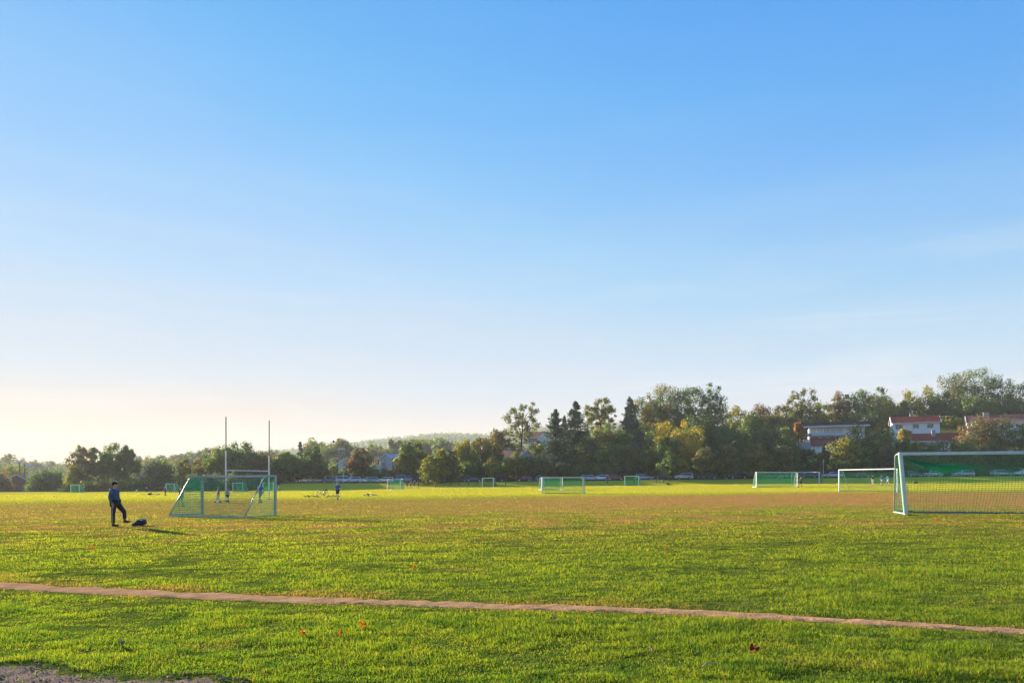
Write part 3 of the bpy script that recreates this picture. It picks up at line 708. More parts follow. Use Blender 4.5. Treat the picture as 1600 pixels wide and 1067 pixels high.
FARP = [(266.5, 162, 60, 1.5, 'child in black inside the crowded tiny goal', P_WALK, 'black', 'black', 'dark'),
 (273.5, 160, 90, 1.4, 'child in a pale top at the open end of the crowded tiny goal', P_WALK, 'paleblue', 'grey', 'brown'),
 (229, 176, 0, 1.5, 'adult in a pale top and navy trousers before the low dark bank', P_HIPS, 'paleblue', 'navy', 'brown'),
 (213, 168, 30, 1.5, 'child in white crouching on the turf edge before the low bank', P_CROUCH, 'white', 'cream', 'brown'),
 (636, 152, -60, 1.72, 'player in black at the goal end of the group of four', P_HIPS, 'black', 'black', 'dark'),
 (641.5, 154, 200, 1.72, 'player in navy, second from the small goal in the group of four', P_WALK, 'navy', 'black', 'brown'),
 (647, 152, 120, 1.70, 'player in black, third from the small goal in the group of four', P_WALK, 'black', 'navy', 'brown'),
 (653.5, 153, 170, 1.75, 'player in navy standing at the tree end of the group of four', P_HIPS, 'navy', 'black', 'dark'),
 (435.7, 150, 20, 1.2, 'small child in white and black far beyond the near goal', P_WALK, 'white', 'black', 'blond'),
 (1250.8, 109, 10, 1.82, 'runner in black shirt and shorts beside the teal netted goal', P_RUN, 'black', 'black', 'brown'),
 (1364, 117, 70, 1.85, 'player in dark top and white shorts, seen through the full-size white goal', P_STAND if False else P_WALK, 'black', 'white', 'dark'),
 (1378, 116, 90, 1.8, 'player in blue, hands on hips, middle of three seen through the white goal', P_HIPS, 'royal', 'white', 'brown'),
 (1387, 116, 30, 1.75, 'player in blue nearest the leaning post, seen through the white goal', P_WALK, 'royal', 'white', 'dark'),
 (1044, 146, 5, 1.75, 'person in black sitting on the turf with legs stretched out', P_SIT, 'black', 'black', 'brown'),
 (1136, 158, 80, 1.72, 'pedestrian in dark clothes beside the dark blue parked cars', P_WALK, 'black', 'grey', 'brown')]
for (px, Z, rz, h, lab, ps, tp, lg, hr) in FARP:
    sh = lab.startswith('player') or lab.startswith('runner')
    person(px, Z, R(rz), h, lab, ps, tp, lg, hr, 'short' if sh else 'long', 'short' if sh else 'long', socks='white' if (sh and lg != 'black' or 'white socks' in lab) else None, face=False)

# backpack beside the man
def backpack():
    x, y = xat(219, 26.9), 26.9; o = empty('backpack', (x, y, g(x, y)), R(12), 'dark blue backpack slumped on the grass beside the man', 'backpack'); o.scale = (.98, .95, .92)
    m = MB(); m.ball((0, 0, .12), .5, 18, 12, (.50, .34, .25)); m.ball((.12, 0, .15), .5, 14, 10, (.26, .32, .24)); m.build('bag_body', CL['navy'], o, smooth=True)
    m = MB(); m.ball((-.20, -.05, .06), .5, 12, 8, (.22, .24, .13)); m.build('side_pocket', CL['black'], o, smooth=True)
    for s in (-1, 1):
        m = MB(); m.tube([(.18, s * .08, .24), (.05, s * .10, .30), (-.10, s * .12, .22), (-.22, s * .12, .05)], .016, 6); m.build('strap', CL['grey'], o, smooth=True)
    m = MB(); m.tube([(.20, -.03, .25), (.23, 0, .31), (.20, .03, .25)], .012, 6); m.build('handle', CL['grey'], o, smooth=True)
backpack()
def dark_bag(px, Z, s, label, m):
    x = xat(px, Z); b = MB(); b.ball((0, 0, .18 * s), .5, 12, 8, (.8 * s, .4 * s, .36 * s)); b.ball((.2 * s, 0, .30 * s), .5, 10, 6, (.3 * s, .2 * s, .2 * s))
    o = b.build('sports_bag', m, smooth=True); o.location = (x, Z, g(x, Z)); tag(o, label, 'bag')
dark_bag(1431, 128, 1.05, 'brown sports bag on the turf seen through the large near net', CL['brown'])
dark_bag(234, 117, 1.0, 'black sports bag lying next to a fallen bicycle', CL['black'])

# balls
def ball(px, py, Z, label, m1, m2, ground=True):
    x = xat(px, Z); z = g(x, Z) + .11 if ground else zat(py, Z)
    me = MB(); me.ball((0, 0, 0), .112, 16, 12)
    k = NT('ball_panels_' + ('a' if ground else 'b')); tc = k.n('ShaderNodeTexCoord'); v = k.n('ShaderNodeTexVoronoi'); v.inputs['Scale'].default_value = 9; k.l(tc.outputs['Object'], v.inputs['Vector'])
    c = k.mix(k.ramp(v.outputs[0], (.18, .22)), m2, m1); p = k.n('ShaderNodeBsdfPrincipled'); k.l(c, p.inputs[0]); k.l(p.outputs[0], k.out.inputs[0])
    o = me.build('football', k.m, smooth=True); o.location = (x, Z, z); tag(o, label, 'ball')
ball(340, 0, 59.5, 'white football at the feet of the child in the red vest', (.8, .8, .78), (.5, .5, .5))
ball(41.5, 0, 141, 'white football lying alone on the far bright turf', (.85, .85, .8), (.6, .6, .6))
ball(521, 689.6, 64, 'dark football high in the air above the player in blue', (.05, .05, .05), (.02, .02, .02), False)

# bicycles
def bicycle(px, Z, rz, lay, label, steer=.3):
    p = at(px, Z); o = empty('bicycle', p, rz, label, 'bicycle', 'bicycles dropped on the field'); o.rotation_euler = (lay, 0, rz)
    zoff = 0 if lay < .3 else .05
    rub = BLACK; fr = mat('bike_frame_' + label[:6], rnd.choice([(.03, .03, .035), (.25, .26, .28), (.05, .06, .08)]), .35, .4)
    for x in (-.52, .52):
        w = MB(); w.torus((x, 0, .34), (0, 1, .0), .315, .024, 28, 8); wo = w.build('wheel', rub, o, smooth=True)
        s = MB(); s.torus((x, 0, .34), (0, 1, 0), .29, .010, 28, 6)
        for k in range(14):
            t = math.pi * 2 * k / 14; s.tube([(x, 0, .34), (x + .29 * math.cos(t), 0, .34 + .29 * math.sin(t))], .0025, 4)
        s.tube([(x, -.04, .34), (x, .04, .34)], .02, 8); s.build('rim', ALU, wo)
    f = MB(); bb = (-.08, 0, .28); st = (-.22, 0, .78); hd = (.36, 0, .82); hb = (.40, 0, .68)
    for a, b in ((bb, st), (st, hd), (bb, hb), (hd, hb), ((-.52, .05, .34), bb), ((-.52, -.05, .34), bb), ((-.52, .05, .34), st), ((-.52, -.05, .34), st), (hb, (.52, .05, .34)), (hb, (.52, -.05, .34))): f.tube([a, b], .02, 8)
    f.build('frame', fr, o, smooth=True)
    m = MB(); m.tube([st, (-.25, 0, .90)], .014, 6); m.ball((-.25, 0, .92), .5, 12, 8, (.27, .14, .06)); m.build('saddle', BLACK, o, smooth=True)
    m = MB(); m.tube([hd, (.35, 0, .93)], .016, 6); m.tube([(.28, -.30, .97), (.35, -.1, .94), (.35, .1, .94), (.28, .30, .97)], .013, 6); m.build('handlebar', STEEL_D, o, smooth=True)
    m = MB(); m.tube([(-.08, -.09, .28), (-.08, .09, .28)], .015, 6); m.tube([(-.08, .09, .28), (.05, .09, .18)], .012, 6); m.tube([(-.08, -.09, .28), (-.21, -.09, .38)], .012, 6); m.box(0, .09, .16, .1, .17, .19); m.box(-.26, -.17, .37, -.16, -.09, .40); m.build('pedals_and_cranks', STEEL_D, o)
    return o
for a in [(241, 115, R(170), R(84), 'bicycle lying beside the black bag on the bright turf'),
          (487, 79, R(8), R(82), 'bicycle lying flat, nearest the tall dark trees in the row of four'),
          (505, 79, R(-125), R(14), 'bicycle propped upright between two lying bicycles'),
          (520, 80, R(175), R(85), 'bicycle lying flat right behind the player in blue and dark shorts'),
          (579.5, 82, R(4), R(78), 'bicycle lying alone near the small turned goal')]:
    b = bicycle(*a)
    if a[3] > 1: b.location.z += .10
    else: b.location.z += .02
dark_bag(509.5, 79, .5, 'small black bag hanging by the upright bicycle', CL['black'])
bpy.data.objects['sports_bag.002'].location.z += .75 if 'sports_bag.002' in bpy.data.objects else 0

# ------------------------------------------------------------------ trees
def leaves_arrays(C_, S_, rg, aspect=.62, N_=None, loose=.75):
    n = len(C_)
    if N_ is None: N_ = np.zeros((n, 3))
    nn = N_ + rg.normal(size=(n, 3)) * loose; nn /= np.linalg.norm(nn, axis=1)[:, None] + 1e-9
    a = rg.normal(size=(n, 3)); a -= (a * nn).sum(1)[:, None] * nn; a /= np.linalg.norm(a, axis=1)[:, None] + 1e-9
    b = np.cross(nn, a)
    a = a * S_[:, None] * .5; b = b * S_[:, None] * .5 * aspect
    v = np.stack([C_ - a, C_ + b, C_ + a, C_ - b], 1)
    return v.reshape(-1, 3), np.arange(n * 4).reshape(-1, 4)

def crown_arrays(rg, rx, H, zb, kind, n, leaf):
    """leaf clumps from crown bottom zb to H; rx radius. Returns centres, sizes, hue, limb tips"""
    ch = H - zb; cz = zb + ch * .5; tips = []
    C = []; HU = []; NN = []
    if kind in ('con', 'spruce'):
        nbr = int(90 + ch * 9); m = max(10, int(n / nbr))
        for b_ in range(nbr):
            f = rg.random() ** 1.15; z = zb + ch * f; t = rg.random() * 6.283
            r = rx * (1 - f) ** .68 * (.42 + .72 * rg.random()) + .10; hu = rg.random(); mm = int(m * (1.55 - 1.2 * f)) + 6
            s = rg.random(mm) ** .75; up = .05 + .30 * f; wdt = (.24 * r + .14) * (1.1 - s)
            x = np.cos(t) * s * r; y = np.sin(t) * s * r
            C.append(np.stack([x + rg.normal(size=mm) * wdt, y + rg.normal(size=mm) * wdt, z - s * r * (.42 - up) + (s ** 3) * r * .16 + rg.normal(size=mm) * (.10 + .03 * r)], -1)); HU.append(np.full(mm, hu)); NN.append(np.stack([np.cos(t) * s * .7, np.sin(t) * s * .7, np.full(mm, .6)], -1))
        k_ = 60; ff = rg.random(k_); C.append(np.stack([rg.normal(size=k_) * .16 * (1.2 - ff), rg.normal(size=k_) * .12 * (1.2 - ff), H - ch * .16 * (1 - ff)], -1)); HU.append(np.full(k_, .5)); NN.append(np.zeros((k_, 3)))
    else:
        spec = dict(round=(30, .32, .0), tall=(36, .29, .0), dome=(30, .36, .0), birch=(60, .19, 0), sparse=(62, .155, 0), wide=(38, .28, 0))[kind]
        asp = max(1.0, ch / (2 * rx)); nl = int(spec[0] * asp); pts = []; seed_ph = rg.random() * 6.28
        for i in range(nl):
            zf_ = 1 - 2 * (i + .5) / nl; ph_ = i * 2.39996 + seed_ph; rf_ = math.sqrt(max(0, 1 - zf_ * zf_))
            d = np.array([rf_ * math.cos(ph_), rf_ * math.sin(ph_), zf_]) + rg.normal(size=3) * .16; d /= np.linalg.norm(d)
            if kind == 'dome': d[2] = abs(d[2]) * 1.0 - .25 * rg.random()
            else:
                hr = math.hypot(d[0], d[1]) + 1e-6; q_ = (1 - abs(d[2]) ** 2.6) ** .5 / hr; q_ = min(q_, 1.6); d[0] *= q_; d[1] *= q_
            rr = .58 + .25 * rg.random() * (1.25 if kind == 'sparse' else 1)
            if i % 4 == 3: rr *= .5
            w = 1.0
            if kind == 'birch': w = 1 - .55 * max(0, d[2] * rr)
            if kind == 'dome': p = np.array([d[0] * rx * rr, d[1] * rx * rr, zb + max(.15, d[2]) * ch * (.55 + .3 * rg.random())])
            else: p = np.array([d[0] * rx * rr * w, d[1] * rx * rr * w, cz + d[2] * ch * .5 * (rr + .06)])
            lr = spec[1] * (rx if kind != 'tall' else min(rx, ch * .4)) * (.7 + .6 * rg.random())
            lr = min(lr, ch * .30)
            if kind not in ('dome',) and rg.random() < .3: lr *= .7; p = p + (p - np.array([0, 0, cz])) * .04
            pts.append((p, lr))
        tot = sum(l ** 2 for _, l in pts)
        for p, lr in pts:
            m = int(n * lr ** 2 / tot) + 8; d = rg.normal(size=(m, 3)); d /= np.linalg.norm(d, axis=1)[:, None]
            # sub-sprays give the lobe a ragged edge
            ks = 9; sd = rg.normal(size=(ks, 3)); sd /= np.linalg.norm(sd, axis=1)[:, None]
            near = (d @ sd.T).max(1)
            r = lr * (.48 + .58 * near ** 3 + (.24 if kind == 'sparse' else .13) * rg.normal(size=m)); far_ = rg.random(m) < .04; r[far_] *= 1.0 + .55 * rg.random(far_.sum()); inn = rg.random(m) < .25; r[inn] *= rg.random(inn.sum())
            d[:, 2] *= .82
            if kind == 'birch': d[:, 2] = d[:, 2] * 1.2 - .3 * rg.random(m)
            C.append(p + d * r[:, None]); hu = np.clip(rg.normal(.5, .30), 0, 1); HU.append(np.clip(hu + rg.normal(size=m) * .12 + .12 * d[:, 2], 0, 1)); tips.append(p); gd_ = (p - np.array([0, 0, cz])) / max(rx, 1); NN.append(d + .35 * gd_)
        if kind not in ('sparse', 'birch'):
            m = n // 10; d = rg.normal(size=(m, 3)); d /= np.linalg.norm(d, axis=1)[:, None]; r = rg.random(m) ** .5 * .72
            zz = np.abs(d[:, 2]) * r * ch * .9 + zb if kind == 'dome' else cz + d[:, 2] * r * ch * .48
            C.append(np.stack([d[:, 0] * r * rx, d[:, 1] * r * rx, zz], -1)); HU.append(np.full(m, .4)); NN.append(d * .5)
    C = np.concatenate(C); HU = np.concatenate(HU); NN = np.concatenate(NN)
    if kind not in ('con', 'spruce'):
        zt = np.quantile(C[:, 2], .996); zl = np.quantile(C[:, 2], .01) if kind != 'dome' else 0.0
        C[:, 2] = zb + (C[:, 2] - zl) * (H - zb) / (zt - zl) if kind != 'dome' else C[:, 2] * H / zt
        rq = np.quantile(np.hypot(C[:, 0], C[:, 1]), .985); C[:, :2] *= rx / rq
        tips = [np.array([p[0] * rx / rq, p[1] * rx / rq, (zb + (p[2] - zl) * (H - zb) / (zt - zl)) if kind != 'dome' else p[2] * H / zt]) for p in tips]
    C[:, 2] = np.maximum(C[:, 2], zb * .85 if zb > 1 else .08)
    S_ = leaf * (.55 + .9 * rg.random(len(C)))
    return C, S_, HU, tips, NN

TREES = {}
def tree_parts(seed, rx, H, zb, kind, n, leaf, lm, bark, trunk_r=None, name='tree'):
    rg = np.random.default_rng(seed); C, S_, HU, tips, NN = crown_arrays(rg, rx, H, zb, kind, n, leaf)
    if kind in ('con', 'spruce'): asp = .35
    else: asp = .7
    v, q = leaves_arrays(C, S_, rg, asp, NN, .55)
    crown = fast_mesh('crown', v, q, lm, {'hue': ('FACE', HU), 'leaf': ('FACE', rg.random(len(C)))})
    tr = trunk_r or max(.09, H * .017); m = MB()
    if kind in ('con', 'spruce'):
        m.tube([(0, 0, -1.2), (0, 0, H * .5), (0, 0, H * .97)], [tr, tr * .6, .03], 8)
    else:
        j = lambda s: (rg.normal() * s, rg.normal() * s)
        zf = zb + (H - zb) * .15; pts = [(0, 0, -1.2), (*j(.05), zb * .5), (*j(.12), zf), (*j(.3), zb + (H - zb) * .5), (*j(.5), zb + (H - zb) * .82)]
        if zb < 1: pts = [(0, 0, -.6), (0, 0, H * .4), (*j(.2), H * .7)]; m.tube(pts, [tr, tr * .6, tr * .2], 7)
        else: m.tube(pts, [tr * 1.15, tr * .9, tr * .75, tr * .42, tr * .12], 8)
        sel = [tips[i] for i in rg.permutation(len(tips))[:14]]
        for p in sel:
            f = .15 + .45 * rg.random(); z0 = zf + (H - zb) * f * .6 if zb >= 1 else H * .3 * rg.random(); z0 = min(z0, p[2] - .1) if p[2] > zf else zf * .9
            a = Vector((0, 0, z0)); b = Vector(p); mid = a.lerp(b, .5) + Vector((0, 0, (b - a).length * .10))
            m.tube([a, mid, b], [tr * .42, tr * .25, tr * .06], 5)
    t = m.build('trunk', bark, smooth=True)
    return t, crown

def tree(px, top, w, Z, kind, lm, cb, label, n=4500, leaf=.42, bark=None, name=None, cat='tree', group='trees around the sports field', seed=None, lean=0):
    p = at(px, Z); H = zat(top, Z) - p.z; zb = zat(cb, Z) - p.z; rx = w / 2 * Z / F
    zb = max(.1, min(zb, H * .8))
    if kind == 'dome': zb = .1 if zb < 1.2 else zb
    nm = name or {'con': 'conifer_tree', 'spruce': 'conifer_tree', 'dome': 'round_bush', 'birch': 'birch_tree'}.get(kind, 'broadleaf_tree')
    o = empty(nm, p, rnd.random() * 6.28, label, cat, group)
    t, c = tree_parts(seed or int(px * 7 + top), rx, H, zb, kind, n, leaf, L[lm], bark or BARK)
    t.parent = o; c.parent = o
    return o

# --- far edge of the field, towards the sun
tree(4, 736, 34, 246, 'dome', 'rb', 766, 'russet brown bush at the end of the field before the brown hut', 3200, .5, cat='bush')
tree(58, 737, 34, 240, 'dome', 'g', 767, 'green bush hiding the wall of the brown hut', 2500, .5, cat='bush')
tree(80, 733, 60, 238, 'dome', 'dg', 767, 'broad dark dome-shaped bush between the brown hut and the tall birches', 6500, .5, cat='bush')
tree(127, 698, 50, 228, 'birch', 'br', 758, 'birch with a ragged open top, nearest the dome-shaped bush', 6500, .5, bark=BARK_P)
tree(151, 700, 38, 232, 'sparse', 'g', 755, 'narrow green birch with a thin top in the middle of the tall clump', 5500, .5, bark=BARK_P)
tree(175, 694, 50, 228, 'round', 'g', 758, 'tallest round crowned birch of the clump with two pale stems', 8000, .5, bark=BARK_P)
tree(199, 697, 40, 230, 'birch', 'dg', 756, 'birch with dark foliage at the far end of the tall clump', 6500, .5, bark=BARK_P)
tree(112, 728, 28, 222, 'dome', 'yg', 764, 'small yellowish bush at the foot of the birch clump', 2000, .5, cat='bush')
for i, (px, tp, w, m, lab) in enumerate([(112, 756, 34, 'hd', 'low dark shrub behind the goal with the round opening'), (138, 752, 36, 'hd', 'low dark shrub under the birches, next beyond the tiny goal'),
        (165, 751, 34, 'br', 'low brown grassy shrub under the pale birch stems'), (192, 750, 36, 'dg', 'low green shrub directly above the man in the blue sweater'),
        (218, 751, 34, 'hd', 'low dark shrub behind the crouching child'), (243, 751, 34, 'hd', 'low dark shrub between the crouching child and the crowded tiny goal'), (268, 752, 34, 'dg', 'low green shrub behind the crowded tiny goal')]):
    tree(px, tp, w, 200 + i, 'dome', m, 768, lab, 1800, .42, cat='shrub', name='low_shrub', group='shrubs along the low bank')
tree(250, 719, 62, 218, 'dome', 'dg', 757, 'broad dark dome-shaped bush beyond the birch clump', 6500, .5, cat='bush')
tree(288, 717, 24, 214, 'birch', 'yg', 757, 'slim pale yellow green tree between the second dark dome bush and the great round tree', 3000, .45)
tree(314, 716, 34, 216, 'round', 'ob', 752, 'tree with reddish foliage at the near flank of the great round tree', 3500, .45)
tree(345, 699, 56, 210, 'round', 'g', 752, 'green tree with a lighter crown joined to the great round tree behind the rugby posts', 8000, .45)
tree(378, 693, 74, 208, 'wide', 'dg', 752, 'great round dark tree standing between the two rugby posts', 11000, .45)
tree(410, 710, 40, 206, 'round', 'rb', 752, 'dark reddish tree behind the farther rugby post', 4500, .45)
for i, (px, tp, w, m, lab) in enumerate([(300, 741, 40, 'hd', 'low dark shrub seen left of the near goal net'), (330, 740, 40, 'hd', 'low dark shrub behind the upright of the near goal'), (362, 740, 40, 'dg', 'low green shrub between the rugby posts'),
        (395, 741, 40, 'hd', 'low dark shrub near the farther rugby post'), (425, 740, 36, 'hd', 'low dark shrub just past the farther rugby post')]):
    tree(px, tp, w, 190 + i, 'dome', m, 762, lab, 2000, .42, cat='shrub', name='low_shrub', group='shrubs along the low bank')
# --- middle distance by the parked cars
tree(469, 690, 24, 262, 'con', 'cb', 735, 'bluish pointed conifer rising above the dark trees past the rugby posts', 4500, .5)
tree(452, 707, 44, 198, 'round', 'g', 742, 'green tree in the dark clump past the rugby posts', 6500, .42)
tree(437, 718, 36, 196, 'round', 'dg', 745, 'dark tree at the rugby post side of the dark clump', 4500, .42)
tree(490, 697, 36, 200, 'tall', 'dg', 745, 'tall dark tree with a domed top at the house side of the dark clump', 7000, .42)
tree(470, 722, 44, 192, 'round', 'hd', 745, 'lowest dark tree in front of the dark clump', 5500, .42)
tree(497, 724, 38, 191, 'round', 'hd', 746, 'low dark tree overhanging the white parked cars', 4500, .42)
tree(519, 727, 34, 205, 'dome', 'yg', 745, 'pale yellow topped hedge tree before the first blue gabled house', 3500, .42)
tree(537, 731, 26, 198, 'dome', 'dg', 748, 'small dark tree at the foot of the first blue gabled house', 2500, .42)
tree(562, 701, 44, 194, 'round', 'rb', 748, 'copper topped tree between the two pale blue houses', 8500, .42)
tree(584, 727, 26, 198, 'dome', 'dg', 748, 'low dark tree beside the copper topped tree', 2500, .42)
tree(595, 713, 24, 232, 'round', 'br', 738, 'small brownish tree behind the balcony of the white balcony house', 2500, .45)
tree(606, 733, 30, 196, 'dome', 'hd', 748, 'dark hedge tree under the white balcony', 3000, .42)
tree(622, 736, 22, 192, 'dome', 'cf', 748, 'dark cypress like bush below the blue wall of the balcony house', 2000, .42, cat='bush')
tree(646, 691, 50, 180, 'tall', 'g', 746, 'big dark green tree with sunlit top beside the balcony house', 10500, .40)
tree(630, 712, 30, 181, 'round', 'yg', 742, 'yellowish leafy tree merging into the big dark green tree', 3500, .40)
tree(672, 712, 34, 166, 'birch', 'yg', 757, 'low yellow green birch with foliage down to the grass', 4800, .34)
tree(690, 701, 34, 168, 'birch', 'yg', 752, 'taller drooping yellow birch in the middle of the birch trio', 5200, .34)
tree(706, 705, 28, 170, 'birch', 'sp', 750, 'grey green drooping birch nearest the bollards', 4200, .34)
tree(727, 689, 44, 184, 'round', 'yg', 742, 'yellow green round tree behind the bollards', 7000, .40)
tree(752, 685, 44, 190, 'round', 'br', 738, 'brownish green tree behind the tiny goal before the dark cars', 7000, .40)
tree(772, 689, 30, 198, 'round', 'ob', 730, 'tree with an orange tinged flank beside the roof of the brown roofed cottage', 4500, .42)
tree(730, 722, 36, 177, 'round', 'g', 746, 'low green tree overhanging the dark parked cars', 4000, .38)
tree(770, 714, 32, 174, 'birch', 'yg', 746, 'small light tree with yellow top just right of the tiny goal', 4000, .36)
tree(752, 722, 30, 178, 'round', 'dg', 746, 'low dark tree directly behind the tiny goal before the dark cars', 3500, .38)
tree(782, 671, 40, 224, 'round', 'rb', 715, 'brown purple tree rising behind the brown roofed cottage', 5500, .45)
tree(800, 692, 38, 226, 'round', 'dg', 722, 'dark round bushy tree below the tall open tree', 4500, .45)
tree(815, 631, 58, 214, 'sparse', 'sp', 700, 'tall open tree with bare limbs showing against the sky', 5200, .42)
tree(840, 690, 40, 206, 'round', 'ob', 732, 'orange and green tree between the cottage and the tall conifers', 6500, .40)
tree(808, 706, 36, 178, 'birch', 'yg', 747, 'bright green small tree hiding the cottage wall', 5000, .36)
tree(794, 716, 30, 180, 'round', 'g', 745, 'low green tree left of the bright small tree by the cottage', 3200, .38)
tree(828, 714, 34, 178, 'round', 'dg', 746, 'low dark tree beside the bright small tree by the cottage', 3800, .38)
tree(868, 640, 76, 190, 'spruce', 'cf', 744, 'tall spruce with a sharp top, first of the pair', 26000, .50)
tree(899, 628, 86, 195, 'spruce', 'cf', 744, 'tallest dark spruce with a broken side top, second of the pair', 30000, .50)
tree(882, 650, 36, 199, 'spruce', 'cb', 742, 'bluish spruce squeezed between the two tall spruces', 12000, .48)
tree(850, 716, 28, 178, 'round', 'dg', 746, 'low dark tree in front of the first tall spruce', 4200, .38)
tree(880, 724, 28, 177, 'round', 'hd', 746, 'low dark tree in front of the tallest spruce', 4200, .38)
tree(938, 622, 54, 218, 'sparse', 'ob', 680, 'tall airy tree with rust tinted leaves and visible forked trunk', 7500, .42)
tree(984, 620, 58, 214, 'spruce', 'cb', 700, 'dark blue spruce between the airy rust tinted tree and the great autumn trees', 22000, .48)
tree(944, 662, 56, 204, 'round', 'lg', 735, 'light green bushy tree below the airy rust tinted tree', 7500, .42)
tree(918, 682, 44, 190, 'round', 'dg', 744, 'dark green tree beside the tallest spruce', 5500, .40)
tree(956, 694, 52, 183, 'round', 'g', 745, 'grey green tree above the red and white parked cars', 6500, .38)
tree(990, 697, 50, 181, 'round', 'sp', 744, 'pale leaved tree behind the tiny goal before the estate car', 6500, .38)
tree(972, 672, 40, 200, 'round', 'g', 735, 'round green tree in front of the dark blue spruce', 5000, .40)
tree(1010, 622, 56, 228, 'round', 'ob', 700, 'great autumn tree with russet top', 9000, .45)
tree(1036, 603, 66, 232, 'tall', 'ob', 700, 'great autumn tree with a rounded brown green top', 12000, .45)
tree(1077, 606, 56, 230, 'tall', 'g', 700, 'great green tree in the middle of the high group', 11000, .45)
tree(1113, 601, 52, 224, 'tall', 'g', 720, 'great dark green tree with a column-like crown, last of the high group', 10500, .45)
tree(1092, 650, 60, 210, 'round', 'dg', 735, 'dark tree filling the space below the high group', 7500, .42)
tree(1132, 668, 44, 214, 'round', 'dg', 735, 'dark tree at the foot of the last tree of the high group', 5000, .42)
tree(1058, 661, 84, 180, 'wide', 'yb', 738, 'large golden yellow maple above the parked cars', 14000, .38)
tree(1044, 684, 44, 174, 'round', 'g', 743, 'green tree standing in front of the golden maple', 7500, .38)
tree(1014, 704, 36, 178, 'round', 'g', 743, 'green tree beside the golden maple above the dark car', 5000, .38)
AV = [(1046, 706, 36, 'g', 'avenue tree with a visible forked trunk before the golden maple'), (1099, 701, 36, 'br', 'avenue tree between the white car and the dark blue car'),
      (1136, 694, 38, 'br', 'avenue tree with brown tipped crown before the walking pedestrian'), (1181, 694, 42, 'ob', 'avenue tree with rust tinted round crown above the teal netted goal'),
      (1226, 696, 42, 'br', 'avenue tree with greyish round crown above the runner')]
for (px, tp, w, m, lab) in AV:
    tree(px, tp, w, 163, 'round', m, 741, lab, 5200, .34, group='small avenue trees along the car road')
tree(1152, 690, 30, 196, 'round', 'dg', 740, 'dark tree filling the gap between two avenue trees', 4000, .40)
# --- wooded slope with houses
SL = [(1150, 636, 44, 262, 'round', 'yg', 'yellow green tree just past the high group on the ridge'), (1172, 648, 40, 250, 'round', 'g', 'green tree under the ridge past the high group'),
 (1188, 632, 46, 258, 'round', 'rb', 'rust brown tree on the ridge left of the tall ridge tree'), (1205, 648, 44, 246, 'round', 'ob', 'orange brown tree on the upper slope'),
 (1222, 634, 40, 262, 'round', 'br', 'brownish tree beside the tall ridge tree'), (1252, 610, 54, 258, 'sparse', 'sp', 'tall loose crowned tree breaking the ridge line'),
 (1256, 630, 60, 262, 'round', 'br', 'wide tree under the tall loose crowned tree'), (1284, 630, 40, 264, 'round', 'yg', 'low tree right of the tall loose crowned tree'),
 (1312, 613, 40, 268, 'round', 'rb', 'pinkish brown tree above the flat roofed villa'), (1342, 611, 48, 266, 'round', 'g', 'green tree above the flat roofed villa'),
 (1374, 607, 46, 272, 'round', 'dg', 'dark round ridge tree behind the yellow one'), (1378, 620, 50, 262, 'round', 'yg', 'sunlit yellow tree above the white gabled house'),
 (1404, 628, 40, 266, 'round', 'g', 'green tree directly behind the white gabled house'), (1436, 606, 56, 268, 'round', 'yg', 'broad yellow green tree above the white gabled house'),
 (1470, 612, 46, 262, 'round', 'dg', 'dark tree right behind the white house chimney'), (1490, 584, 60, 276, 'tall', 'br', 'very tall brown green tree at the near end of the dark hilltop wood'),
 (1521, 577, 62, 278, 'tall', 'dg', 'highest dark tree of the hilltop wood'), (1553, 589, 58, 274, 'tall', 'dg', 'dark hilltop tree over the chimney of the far red house'),
 (1586, 599, 58, 272, 'tall', 'g', 'hilltop tree at the picture edge'), (1628, 602, 60, 270, 'tall', 'dg', 'hilltop tree mostly outside the picture edge'),
 (1506, 620, 60, 262, 'round', 'dg', 'dark lower tree beneath the highest hilltop tree'), (1540, 625, 56, 262, 'round', 'g', 'green lower tree above the far red roof'), (1578, 630, 54, 262, 'round', 'dg', 'dark lower tree above the white end of the far red house')]
for (px, tp, w, Z, kd, m, lab) in SL:
    tree(px, tp, w, Z, kd, m, min(700, tp + w * 1.35), lab, 6500, .5, group='trees on the wooded slope behind the houses')
